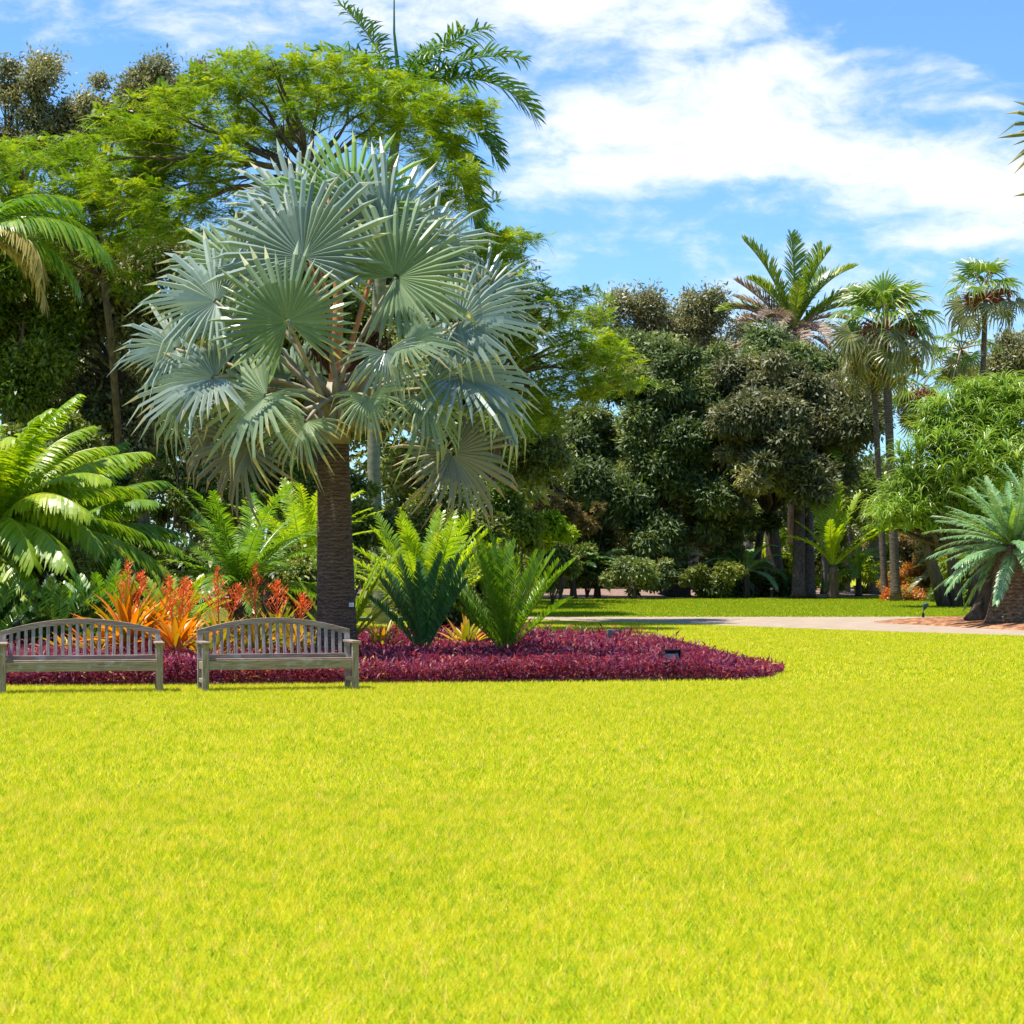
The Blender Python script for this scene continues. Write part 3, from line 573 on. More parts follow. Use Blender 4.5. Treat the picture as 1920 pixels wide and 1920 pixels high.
# hub x, hub y, depth offset (m, minus = nearer), image angle of the axis, axis depth tilt, normal tilt (x, z), radius px, kind, material
SL = [(568, 482, -.7, 112, .15, (-.1, .15), 205, 0, 'silver'), (655, 385, .3, 88, .1, (.1, .05), 175, 1, 'silvergreen'), (722, 440, .1, 62, .15, (.3, .05), 190, 1, 'silver'),
      (742, 520, -.7, 35, .1, (.25, .2), 178, 0, 'silver'), (405, 565, -.4, 158, .1, (-.4, .45), 165, 1, 'silver'), (540, 603, -1.5, 105, -.1, (0, .35), 150, 0, 'silver'),
      (861, 605, -.3, 22, .1, (.25, .6), 175, 1, 'silver'), (856, 706, -.5, -12, .0, (.2, .7), 185, 1, 'silver'), (402, 708, -.5, 190, 0, (-.2, .6), 180, 1, 'silver'),
      (500, 742, -1.1, 222, 0, (-.3, .5), 165, 1, 'silver'), (786, 745, -1.0, -35, 0, (.3, .6), 150, 2, 'silver'), (847, 850, -.8, -52, 0, (.4, .4), 150, 1, 'silverbrown'),
      (466, 835, -.5, 240, 0, (-.4, .3), 150, 2, 'silverbrown'), (765, 650, -1.2, 15, -.3, (.1, .7), 120, 2, 'silver'), (690, 745, -1.6, -80, -.5, (0, .8), 85, 2, 'silver'),
      (722, 660, -1.4, -75, -.3, (.2, .5), 110, 2, 'silver'), (330, 655, .2, 172, 0, (-.2, .7), 130, 1, 'silver'), (450, 500, .7, 145, .2, (-.3, .3), 165, 1, 'silver'),
      (800, 470, .6, 48, .2, (.3, .3), 150, 1, 'silver'), (590, 440, .9, 100, .3, (0, .2), 170, 0, 'silver'), (700, 540, 1.0, 70, .4, (.2, .2), 170, 0, 'silver'),
      (480, 600, .9, 150, .3, (-.3, .4), 160, 0, 'silver'), (830, 660, .9, 5, .3, (.3, .6), 150, 1, 'silver'), (420, 790, .6, 215, .2, (-.3, .5), 140, 1, 'silverbrown'),
      (570, 800, .9, 250, .4, (0, .4), 130, 2, 'silverbrown'), (790, 800, .9, -50, .4, (.2, .5), 140, 2, 'silver'), (550, 700, 1.3, 120, .8, (0, .8), 150, 0, 'silver'),
      (730, 720, 1.4, 40, .8, (0, .8), 150, 0, 'silver'), (375, 745, .3, 205, .1, (-.2, .6), 160, 2, 'silver'), (905, 745, .2, -32, .1, (.2, .6), 150, 2, 'silver'),
      (560, 400, .6, 112, .1, (0, .0), 160, 1, 'silver'), (600, 690, -1.1, 200, -.4, (-.2, .6), 95, 2, 'silver'), (575, 790, -1.0, 235, -.2, (-.2, .5), 120, 2, 'silver'), (900, 560, .5, 48, .2, (.4, .4), 130, 1, 'silver')]
for i, (hx, hy, dd, an, at_, nt_, rp_, kd, mk) in enumerate(SL):
    if i in (31, 20): continue
    hub = P(hx, hy, 33+dd); ax = Vector((math.cos(R(an)), at_*1.4, math.sin(R(an)))); nr = Vector((nt_[0]+rg.uniform(-.15, .15), -1 if at_ < .5 else -.4, nt_[1]*1.3+.1))
    if mk == 'silver' and i % 5 == 4: nr.y *= .6
    if mk == 'silver' and i in (5, 9, 14, 13, 10, 23, 27, 32, 3, 17, 21, 28, 26): mk = 'silverolive'
    me = (fm, fm2, fm3)[kd][i % 3].copy(); me.materials.clear()
    add_fan(root, crown+Vector((rg.uniform(-.12, .12), dd*.12, rg.uniform(-.25, .3))), hub, ax, nr, rp_*SP, me, G[mk], MT['rustpet'] if i in (1, 2, 30, 19) else MT['petiole'], pr=.032, sag=.05 if an > 0 and an < 180 else .18)
# spear, fruit stalks and trunk label
mb = MB(); mb.smooth = True; mb.tube([P(628, 760, 33)-base, P(634, 600, 33)-base, P(632, 470, 33)-base, P(610, 345, 33)-base], [.10, .085, .05, .012], 8); obj('spear_leaf', mb.mesh(), MT['rustpet'], root, Matrix.Translation(base))
mb = MB()
for i in range(60):
    s = rg.choice((-1, 1)); a = P(633+s*15, 700, 32.7)-base; b = P(633+s*rg.uniform(40, 80)+20, rg.uniform(610, 660), 32.4)-base; c = b+Vector((rg.uniform(-.15, .15), rg.uniform(-.15, .15), -rg.uniform(.1, .35)))
    mb.tube([a, b, c], [.012, .01, .02], 4)
obj('fruit_stalk', mb.mesh(), plain('dark fruit', (.09, .035, .025), .5), root, Matrix.Translation(base))
mb = MB(); mb.box((0, 0, 0), (.075, .012, .06)); lb = obj('plant_label', mb.mesh(), MT['white'], None, Matrix.Translation(P(659, 1134, 33-.30)))
tag(lb, 'small white label plate fixed to the silver palm trunk', 'label')
mb = MB(); [mb.box((0, -.008, .012-i*.012), (.05, .003, .003)) for i in range(3)]; obj('printing', mb.mesh(), MT['grey'], lb, Matrix.Translation(P(659, 1134, 33-.30)))
# ---------------------------------------------------------------- cycads of the bed
cycad('cycad', 'stiff dark blue green cycad standing right of the silver palm trunk', GX(795, 35), .25, .2, [(-80, 62, 58, .9), (-60, 66, 62, 1.0), (-100, 50, 46, .9), (-30, 76, 70, 1), (-170, 80, 76, 1.0), (20, 84, 76, 1.05), (90, 82, 72, 1.02), (70, 66, 60, 1.02), (110, 60, 55, .95), (85, 74, 66, 1.0), (180, 66, 60, .8), (150, 70, 64, .95), (-140, 62, 60, .9), (40, 70, 66, 1)],
      'blue', G['cycblue'], group='cycads in the flower bed', L=1.6, n=46, ll=.26, lw=.028, vang=38, sweep=38, droop=.05, pet=.14, seed=1)
cycad('cycad', 'bright green upright cycad at the right end of the bed plants', GX(948, 35.5), .25, .22, ringspec(30, 86, 44, 14, 3, sc=(1.05, .95)),
      'bright', G['cyc'], group='cycads in the flower bed', L=1.85, n=60, ll=.24, lw=.02, vang=25, sweep=35, droop=.12, pet=.14, seed=2)
cycad('cycad', 'yellow green feathery cycad behind the dark blue green one', GX(800, 41), .5, .2, ringspec(38, 88, 40, 30, 5, sc=(1.05, .9)),
      'lime', G['cyclime'], group='cycads in the flower bed', L=2.35, n=46, ll=.34, lw=.034, vang=15, sweep=30, droop=.30, pet=.12, seed=3)
cycad('cycad', 'light green broad frond cycad directly behind the silver palm trunk', GX(640, 37.5), .25, .2, [(-80, 42, 36, .9), (-70, 55, 50, 1), (-100, 30, 24, .85), (-60, 68, 60, 1.0), (60, 62, 56, 1.1), (85, 55, 48, 1.1), (75, 70, 62, 1.1), (100, 45, 40, 1), (30, 80, 72, 1), (-30, 78, 70, 1), (120, 62, 58, 1), (95, 68, 55, 1.2)],
      'straight', G['cyclime'], group='cycads in the flower bed', L=1.75, n=60, ll=.17, lw=.035, vang=10, sweep=38, droop=.08, pet=.12, seed=4)
cycad('cycad', 'arching mid green cycad behind the orange bromeliads', GX(450, 46), 1.2, .28, ringspec(34, 80, 8, 48, 7, sc=(1.05, 1)),
      'arch', G['cyc'], group='cycads in the flower bed', L=2.5, n=56, ll=.36, lw=.034, vang=8, sweep=28, droop=.32, pet=.12, seed=5)
cycad('cycad', 'yellow green cycad left of the silver palm trunk, behind the arching one', GX(570, 52), 1.9, .25, ringspec(26, 84, 30, 40, 9),
      'lime2', G['cyclime'], group='cycads in the flower bed', L=2.3, n=46, ll=.36, lw=.04, vang=12, sweep=30, droop=.3, pet=.12, seed=6)
cycad('cycad', 'huge cycad with long glossy drooping fronds at the left edge', GX(-10, 43), 2.5, .35, ringspec(46, 84, -10, 62, 11, sc=(1.0, 1.05)),
      'huge', G['cychuge'], group='cycads in the flower bed', L=3.3, n=70, ll=.50, lw=.07, vang=-12, sweep=28, droop=.5, pet=.08, seed=7, rr=.02)
cycad('cycad', 'second large glossy cycad, right of the huge left edge one', GX(80, 45.5), 2.1, .3, ringspec(34, 80, 0, 60, 13, sc=(.95, 1.05)),
      'huge', G['cyc'], group='cycads in the flower bed', L=3.3, n=70, ll=.50, lw=.07, vang=-12, sweep=28, droop=.5, pet=.08, seed=8, rr=.02)
cycad('fern', 'dark green fern like cycad low behind the left bench', GX(95, 37), .15, .18, ringspec(24, 84, 34, 22, 15), 'fernl', G['dark'], cat='cycad', group='low dark cycads behind the benches', L=1.45, n=34, ll=.26, lw=.04, vang=18, sweep=30, droop=.1, pet=.12, seed=9)
cycad('fern', 'dark green fern like cycad at the left edge behind the bench', GX(-25, 36.5), .15, .18, ringspec(20, 80, 34, 24, 17), 'fernl', G['dark'], cat='cycad', group='low dark cycads behind the benches', L=1.45, n=34, ll=.26, lw=.04, vang=18, sweep=30, droop=.1, pet=.12, seed=10)
cycad('fern', 'green fern like cycad left of the orange bromeliads', GX(195, 38.5), .3, .18, ringspec(24, 82, 30, 26, 19), 'fernm', G['cyc'], cat='cycad', group='low dark cycads behind the benches', L=1.5, n=34, ll=.24, lw=.038, vang=18, sweep=30, droop=.1, pet=.12, seed=11)
cycad('fern', 'lime green fern like cycad behind the middle bromeliads', GX(325, 40), .35, .18, ringspec(22, 86, 30, 28, 21), 'ferny', G['cyclime'], cat='cycad', group='low dark cycads behind the benches', L=1.3, n=34, ll=.22, lw=.036, vang=18, sweep=30, droop=.1, pet=.12, seed=12)
# ---------------------------------------------------------------- bromeliads
def strapleaf(mb, p, az, e0, L, w, arch, rg, tint, K=6):
    d = Vector((math.sin(az), math.cos(az), 0)); sd = Vector((math.cos(az), -math.sin(az), 0)); q = Vector(p); vs = []; 
    for k in range(K+1):
        u = k/K; e = e0-arch*u**1.4; ww = w*(1-.15*u if u < .6 else (1-.15*u)*(1-((u-.6)/.4)**1.6)+.02)/2
        n_ = d*(-math.sin(e))+Vector((0, 0, math.cos(e))); vs += [q-sd*ww+n_*ww*.5, q, q+sd*ww+n_*ww*.5]; q = q+(d*math.cos(e)+Vector((0, 0, math.sin(e))))*(L/K)
    fs = []
    for k in range(K): b = 3*k; fs += [(b, b+1, b+4, b+3), (b+1, b+2, b+5, b+4)]
    mb.add(vs, fs, tint)
def bromeliad(px, d, z0, rad, mat, label, spikes, seed, nl=34, e_in=85, e_out=15):
    base = GX(px, d); rg = random.Random(seed); root = thing('bromeliad', label, 'bromeliad', base, 'orange bromeliads between the benches and the cycads'); T = Matrix.Translation(base)
    mb = MB(); mb.smooth = True
    for i in range(nl):
        u = i/nl; strapleaf(mb, (0, 0, z0), i*2.4+rg.uniform(-.3, .3), R(e_in+(e_out-e_in)*u+rg.uniform(-8, 8)), rad*rg.uniform(.75, 1.15), .10, R(rg.uniform(10, 45)), rg, rg.random())
    obj('leaf_rosette', mb.mesh(), mat, root, T)
    mb = MB(); mb.tube([(0, 0, 0), (0, 0, z0+.1)], [.05, .06], 8); obj('stem', mb.mesh(), MT['husk'], root, T)
    for (dx, zt, hs) in spikes:
        mb = MB(); b = Vector((dx*.25, 0, z0)); t = Vector((dx, rg.uniform(-.1, .1), zt)); mb.tube([b, (b+t)/2, t], [.018, .014, .006], 5)
        for j in range(34):
            u = .0+j/30; p = b.lerp(t, 1-hs/(t-b).length*(1-u)) if hs < (t-b).length else b.lerp(t, u); az = rg.uniform(0, 6.28); l = (.32*(1-u)+.06)*rg.uniform(.7, 1.2); dv = Vector((math.cos(az), math.sin(az), .9+.6*rg.random()))*l*.75
            q = p+dv; mb.tube([p, p+dv*.5+Vector((0, 0, -.01)), q], [.006, .005, .003], 3, cap=False)
            for _ in range(3):
                r2 = Vector((rg.uniform(-1, 1), rg.uniform(-1, 1), rg.uniform(0, 1.6))).normalized()*.08; q2 = p+dv*rg.uniform(.4, .95); mb.tube([q2, q2+r2], [.006, .003], 3, cap=False)
        obj('flower_spike', mb.mesh(), G['flower'], root, T)
bromeliad(240, 33.2, .40, 1.0, G['orange'], 'large bright orange bromeliad with a red flower spike behind the left bench', [(0, 1.62, .8), (.22, 1.5, .5)], 1, 70)
bromeliad(288, 33.9, .35, .9, G['orange'], 'orange bromeliad tucked between the largest one and the gap between the benches', [], 12, 50)
bromeliad(345, 34.6, .3, .8, G['orange'], 'orange bromeliad behind the one standing in the gap between the benches', [(.1, 1.35, .5)], 14, 44)
bromeliad(520, 35.6, .3, .8, G['olive'], 'orange and olive bromeliad farther back between the tallest spike and the palm trunk', [(.0, 1.35, .5)], 15, 44)
bromeliad(130, 34.2, .1, .7, G['olive'], 'low yellow bromeliad seen through the slats of the left bench', [], 13, 34, 60, 5)
bromeliad(180, 33.4, .25, .85, G['orange'], 'leftmost small orange bromeliad without a flower spike', [], 9, 26, 60, 5)
bromeliad(330, 32.6, .3, .8, G['orange'], 'orange bromeliad with a spreading red flower spike in the gap between the benches', [(-.1, 1.42, .6), (.12, 1.38, .6)], 2, 24, 80, 30)
bromeliad(412, 34.2, .2, .75, G['olive'], 'olive and orange bromeliad with a tall red spike behind the right bench left end', [(-.03, 1.55, .7), (.28, 1.3, .45)], 3, 36)
bromeliad(478, 34.0, .2, .8, G['olive'], 'olive and orange bromeliad with the tallest red spike behind the right bench', [(0, 1.6, .75)], 4, 38)
bromeliad(548, 34.6, .15, .7, G['olive'], 'olive bromeliad with a thin reddish spike just left of the palm trunk', [(.16, 1.15, .4)], 5, 34)
bromeliad(388, 33.6, .1, .6, G['olive'], 'low olive bromeliad without spike behind the right bench left end', [], 6, 34)
bromeliad(600, 34.9, .1, .6, G['olive'], 'low olive bromeliad at the foot of the palm trunk', [], 7, 30)
bromeliad(715, 37.5, .05, .75, G['olive'], 'yellow green bromeliad right of the palm trunk foot', [], 8, 34, 80, 5)
bromeliad(872, 38.6, .1, .8, G['olive'], 'yellow and orange bromeliad between the blue green and the bright green cycad', [], 10, 40, 85, 10)
bromeliad(985, 35.2, .0, .5, G['olive'], 'low orange tipped bromeliad under the bright green cycad', [], 11, 18, 50, 0)
# ---------------------------------------------------------------- bed lamps
def floodlamp(pos, label):
    pos = Vector(pos); base = Vector((pos.x, pos.y, gz(pos.y))); root = thing('spotlight', label, 'spotlight', base, None); T = Matrix.Translation(pos) @ Euler((R(-32), 0, R(18))).to_matrix().to_4x4()
    bevel(obj('housing', MB().box((0, 0, 0), (.26, .16, .13)).box((0, .10, 0), (.2, .05, .09)).mesh(), MT['black'], root, T), .012)
    obj('hood', MB().box((0, -.10, .07), (.27, .12, .014)).box((-.132, -.1, .02), (.012, .12, .1)).box((.132, -.1, .02), (.012, .12, .1)).mesh(), MT['black'], root, T)
    obj('lens', MB().box((0, -.083, 0), (.22, .008, .09)).mesh(), MT['glassy'], root, T)
    mb = MB(); mb.tube([(0, 0, 0), (0, 0, pos.z-.02)], .018, 8); mb.box((0, 0, pos.z-.08), (.3, .03, .02)); obj('stake', mb.mesh(), MT['black'], root, Matrix.Translation(base))
floodlamp(P(1256, 1236, 31.4), 'black box spotlight sunk among the purple plants near the bed tip')
p = P(1140, 1192, 40.5); base = Vector((p.x, p.y, 0)); root = thing('garden_uplight', 'dark grey slab shaped uplight on the far rim of the purple bed', 'spotlight', base)
T = Matrix.Translation(base) @ Matrix.Rotation(R(8), 4, 'Y'); bevel(obj('housing', MB().box((0, 0, .28), (.15, .10, .46)).mesh(), MT['grey'], root, T), .015)
obj('bracket', MB().box((.09, 0, .50), (.16, .05, .03)).box((.165, 0, .475), (.03, .05, .05)).mesh(), MT['grey'], root, T)
# green lamp on the mulch
p = GP(1731, 1163); root = thing('garden_spotlight', 'small green bullet spotlight on a short post in the orange mulch', 'spotlight', p); T = Matrix.Translation(p)
mb = MB(); mb.tube([(0, 0, 0), (0, 0, .22)], .045, 10); obj('base', mb.mesh(), MT['black'], root, T)
mb = MB(); mb.tube([(0, 0, .2), (.0, 0, .3), (.05, 0, .38)], .016, 8); obj('bracket', mb.mesh(), MT['green'], root, T)
mb = MB(); mb.smooth = True; mb.tube([(.03, .02, .33), (.05, 0, .40), (.08, -.01, .48), (.09, -.02, .53)], [.03, .07, .085, .08], 12); obj('housing', mb.mesh(), MT['green'], root, T)
p = GP(1447, 1123); root = thing('bollard_light', 'small dark bollard light at the far lawn edge', 'light', p); T = Matrix.Translation(p)
mb = MB(); mb.tube([(0, 0, 0), (0, 0, .4)], .04, 8); obj('post', mb.mesh(), MT['black'], root, T); mb = MB(); mb.tube([(0, 0, .4), (0, 0, .44), (0, 0, .52)], [.1, .11, .05], 10); obj('cap', mb.mesh(), MT['black'], root, T)
#PART3
# ---------------------------------------------------------------- trees on the left
def flatpads(pads, d, dv, seed):
    rg = random.Random(seed); return [EP(px, py, d+rg.uniform(-dv, dv), rx, ry, rx*.9) for (px, py, rx, ry) in pads]
kwp = dict(outw=.5, up=1.1, droop=.15, tintvar=.7, horiz=.25, shell=.8, loose=1.5)
def flame_tree(label, bpx, d, fork, tr_, rows, seed, ntarget=17, limb_r=.1, dens=1.0, forks=None):
    base = GX(bpx, d+6); root = thing('flame_tree', label, 'tree', base, 'feathery green trees behind the palm'); pads = padrows(rows, d, 2.6, seed)
    Vc, Fc, t_, T = sprays(pads, 20*dens, 9, .46, 9, .14, .034, seed); fk = P(fork[0], fork[1], d); mb = MB(); mb.smooth = True; rg = random.Random(seed)
    mb.tube([base+(fk-base)*t+Vector((math.sin(t*5+seed)*.12, 0, 0)) for t in (0, .1, .3, .6, .85, 1)], [tr_*q for q in (1.5, 1.1, 1, .9, .85, .75)], 12)
    for i in range(ntarget):
        q = pads[(i*7) % len(pads)]; E1 = P(q[0], q[1]+q[4]*.6, q[2]); 
        limbs(mb, fk if i % 3 else fk+(E1-fk)*.06, [E1], limb_r*rg.uniform(.6, 1), seed+i, 6, twigs=6)
    me = mb.mesh(); me.transform(Matrix.Translation(-base)); obj('trunk', me, MT['bark'], root, Matrix.Translation(base))
    Vc -= np.array(base, dtype=np.float32); obj('crown', npmesh(Vc, Fc, t_), G['feather'], root, Matrix.Translation(base))
flame_tree('wide feathery bright green tree with an umbrella crown behind the silver palm', 600, 56, (585, 330), .28,
  [(122, 440, 700), (150, 390, 790), (178, 300, 850), (205, 250, 880), (232, 225, 560), (232, 690, 880), (262, 210, 520), (262, 720, 870), (290, 205, 470), (295, 760, 870), (320, 205, 470), (330, 790, 880), (350, 195, 460), (365, 810, 890), (380, 200, 440), (405, 220, 430), (395, 830, 890), (432, 230, 400), (455, 280, 380), (250, 560, 640)], 3, dens=1.1)
flame_tree('lower feathery green tree at the left edge under the grey oaks', 250, 59, (190, 520), .12,
  [(285, -60, 200), (300, 0, 290), (325, -60, 300), (350, -40, 300), (375, -60, 260), (400, 60, 280), (425, -40, 290), (450, 60, 270), (475, 80, 250), (500, 110, 240), (520, 220, 290), (550, 220, 270)], 4, 14, .07)
flame_tree('feathery yellow green tree rising right of the silver palm', 880, 64, (950, 700), .12,
  [(440, 890, 960), (462, 880, 985), (490, 900, 960), (520, 900, 985), (548, 930, 1010), (570, 1000, 1100), (595, 1000, 1140), (620, 960, 1120), (645, 1000, 1160), (668, 980, 1165), (692, 960, 1110), (715, 1050, 1190), (735, 1020, 1150), (752, 960, 1080), (775, 980, 1080), (800, 960, 1040), (700, 880, 960), (760, 890, 960), (640, 900, 960)], 5, 16, .08)
kwo = dict(outw=.5, up=.5, droop=0, tintvar=.5, shell=.6, loose=1.9)
for (nm, lb, bx, E, n_, sd_) in [
    ('oak_tree', 'sparse grey olive oak at the left edge of the skyline', 30, [(15, 150, 30, 75), (75, 165, 32, 70), (10, 260, 70, 60), (90, 250, 50, 50), (-50, 200, 60, 90)], 42000, 1),
    ('oak_tree', 'short sparse oak second from the left on the skyline', 180, [(165, 190, 36, 55), (205, 200, 28, 60), (180, 270, 65, 55), (130, 250, 40, 40)], 26000, 2),
    ('oak_tree', 'sparse oak with the tallest pointed top left of the feathery tree', 275, [(270, 130, 38, 50), (250, 180, 34, 50), (300, 175, 45, 40), (340, 165, 30, 28), (375, 150, 22, 30), (270, 250, 60, 60)], 30000, 3)]:
    tree(nm, lb, 'tree', GX(bx, 86), P(bx, 420, 86), .22, [EP(a, b, 86+((a*7) % 5)-2, c, e) for (a, b, c, e) in E], G['oak'], MT['greybark'], int(n_*.5), .19, .075, per=2.2, rad=.34, flat=.9, limb_r=.12, ntarget=16, seed=sd_, twigs=4, group='grey oaks on the left skyline', **kwo)
kwd = dict(outw=.6, up=.7, droop=.25, tintvar=.8)
tree('broadleaf_tree', 'tall dark tree in shade behind the huge cycad', 'tree', GX(230, 64), P(230, 720, 64), .3, [EP(*q) for q in [(200, 600, 64, 110, 110), (270, 540, 64, 80, 70), (120, 640, 64, 90, 110), (300, 680, 63, 70, 100), (220, 760, 63, 90, 70)]], G['brownish'], MT['bark'], 60000, .2, .08, per=1.4, rad=.8, seed=21, group='dark trees behind the cycads', **kwd)
tree('broadleaf_tree', 'dark green tree at the left edge behind the coconut fronds', 'tree', GX(10, 62), P(10, 760, 62), .3, [EP(*q) for q in [(10, 560, 62, 110, 90), (-60, 640, 62, 110, 130), (50, 700, 62, 70, 80), (100, 560, 63, 60, 50)]], G['mid'], MT['bark'], 50000, .2, .08, per=1.4, rad=.8, seed=22, group='dark trees behind the cycads', **kwd)
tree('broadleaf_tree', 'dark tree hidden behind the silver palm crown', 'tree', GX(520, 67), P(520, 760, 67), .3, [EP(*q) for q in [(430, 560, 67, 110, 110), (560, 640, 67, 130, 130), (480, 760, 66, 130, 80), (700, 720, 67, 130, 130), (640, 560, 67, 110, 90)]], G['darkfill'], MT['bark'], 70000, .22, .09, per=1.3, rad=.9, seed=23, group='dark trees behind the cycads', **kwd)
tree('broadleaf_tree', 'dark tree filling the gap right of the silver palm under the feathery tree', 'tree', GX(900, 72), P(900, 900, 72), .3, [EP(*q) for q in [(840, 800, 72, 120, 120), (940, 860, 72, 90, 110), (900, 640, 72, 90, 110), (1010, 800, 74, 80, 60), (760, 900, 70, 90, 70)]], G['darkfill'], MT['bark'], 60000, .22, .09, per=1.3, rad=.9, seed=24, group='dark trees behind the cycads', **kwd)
# understory wall left: dark shrubs
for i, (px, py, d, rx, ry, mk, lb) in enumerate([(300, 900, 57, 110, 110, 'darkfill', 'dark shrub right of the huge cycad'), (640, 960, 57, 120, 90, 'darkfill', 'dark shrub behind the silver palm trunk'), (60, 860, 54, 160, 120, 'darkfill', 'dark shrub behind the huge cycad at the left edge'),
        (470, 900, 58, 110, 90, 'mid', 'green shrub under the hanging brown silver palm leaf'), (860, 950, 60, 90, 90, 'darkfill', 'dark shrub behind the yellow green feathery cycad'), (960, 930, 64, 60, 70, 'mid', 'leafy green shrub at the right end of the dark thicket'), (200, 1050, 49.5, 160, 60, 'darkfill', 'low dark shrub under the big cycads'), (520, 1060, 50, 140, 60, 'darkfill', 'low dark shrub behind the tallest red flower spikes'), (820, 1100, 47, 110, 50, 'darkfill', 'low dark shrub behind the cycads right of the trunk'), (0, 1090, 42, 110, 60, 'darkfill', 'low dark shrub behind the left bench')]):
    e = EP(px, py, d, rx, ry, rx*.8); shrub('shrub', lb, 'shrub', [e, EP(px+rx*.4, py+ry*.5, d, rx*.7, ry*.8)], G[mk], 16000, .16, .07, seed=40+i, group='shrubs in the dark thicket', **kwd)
# royal palm
base = GX(716, 62); crownp = P(752, 188, 62)
root = thing('royal_palm', 'tall royal palm with dark drooping fronds topping the feathery tree', 'palm tree', base); mb = MB(); mb.smooth = True
mb.tube([base+(crownp-base)*t+Vector((-.5*math.sin(t*3.14), 0, 0)) for t in (0, .05, .15, .3, .5, .7, .85, 1)], [.30, .24, .2, .19, .19, .18, .15, .12], 14)
me = mb.mesh(); me.transform(Matrix.Translation(-base)); obj('trunk', me, MT['royalbark'], root, Matrix.Translation(base))
fronds(root, crownp, [(-70, 74, 40, .85), (-95, 62, -10, .8), (60, 70, 10, .8), (85, 48, -14, 1.0), (95, 32, -50, 1.08), (80, 12, -60, .95), (110, -10, -75, .9), (60, -30, -80, 1.0), (-110, 30, -50, .9), (-80, 5, -60, .9), (150, 50, -30, .8), (20, 45, -20, .9), (180, 20, -50, .8), (95, -45, -84, 1.1), (120, 60, 0, .9)], 'royal', G['royal'], L=3.9, n=70, ll=1.0, lw=.07, vang=25, sweep=25, droop=.45, pet=.10, jit=.25, rr=.035, seed=1, bend=1.1)
mb = MB(); mb.tube([crownp-base, P(739, 60, 62)-base, P(739, -30, 62)-base], [.09, .035, .012], 6); obj('spear_leaf', mb.mesh(), G['royal'], root, Matrix.Translation(base))
# coconut like palm, left edge
base = GX(-110, 47); cp = P(-45, 440, 47); root = thing('coconut_palm', 'palm at the left edge with bright green fronds and one tan drooping frond', 'palm tree', base); mb = MB(); mb.smooth = True
mb.tube([base, base.lerp(cp, .5)+Vector((-.2, 0, 0)), cp], [.22, .17, .14], 12); me = mb.mesh(); me.transform(Matrix.Translation(-base)); obj('trunk', me, MT['greybark'], root, Matrix.Translation(base))
kk_ = dict(L=3.1, n=58, ll=.75, lw=.05, vang=-5, sweep=30, droop=.5, pet=.12, rr=.03, seed=2, bend=1.1)
fronds(root, cp, [(90, 62, -40, .95), (80, 44, -40, .95), (100, 30, -60, 1.0), (60, 55, -20, .9), (-90, 50, -30, 1), (180, 40, -40, .9), (0, 60, -20, .9), (-60, 20, -40, 1), (95, 10, -75, .85)], 'coco', G['cyc'], **kk_)
fronds(root, cp, [(96, -5, -80, .85), (110, 15, -84, .85)], 'coco', G['tan'], name='dry_frond', **kk_)
# ---------------------------------------------------------------- right side trees
tree('mango_tree', 'massive dark green glossy tree in the middle distance', 'tree', GX(1270, 104), P(1265, 1010, 104), .6,
     [EP(*q) for q in [(1190, 700, 105, 70, 60), (1250, 690, 106, 70, 55), (1320, 700, 106, 60, 40), (1240, 790, 104, 120, 100), (1110, 820, 105, 75, 90), (1330, 800, 105, 80, 90), (1180, 900, 103, 120, 70), (1290, 930, 103, 100, 90), (1120, 960, 104, 70, 60), (1220, 1010, 103, 70, 50), (1210, 660, 107, 50, 40), (1350, 960, 105, 90, 70)]],
     G['mango'], MT['bark'], 230000, .32, .10, per=1.6, rad=.85, flat=.75, limb_r=.25, ntarget=12, seed=31, group='dark broad trees beyond the far lawn', **kwd)
tree('mango_tree', 'dark bronze leaved tree right of the massive green one', 'tree', GX(1400, 106), P(1440, 960, 106), .22,
     [EP(*q) for q in [(1440, 720, 102, 80, 50), (1520, 730, 104, 90, 50), (1400, 790, 101, 75, 80), (1480, 830, 101, 120, 80), (1570, 800, 103, 75, 80), (1430, 900, 101, 100, 50), (1530, 900, 102, 90, 40), (1600, 760, 104, 45, 50)]],
     G['brownish'], MT['bark'], 190000, .30, .10, per=1.6, rad=.8, flat=.75, limb_r=.2, ntarget=14, seed=32, group='dark broad trees beyond the far lawn', **kwd)
tree('mango_tree', 'dark green treetop showing between the two darkest crowns', 'tree', GX(1450, 108), P(1450, 860, 108), .4,
     [EP(*q) for q in [(1470, 690, 108, 60, 40), (1420, 700, 108, 45, 40), (1530, 700, 108, 60, 35), (1460, 780, 108, 130, 60), (1590, 720, 108, 50, 40)]], G['mango'], MT['bark'], 80000, .3, .10, per=1.4, rad=.85, seed=33, group='dark broad trees beyond the far lawn', **kwd)
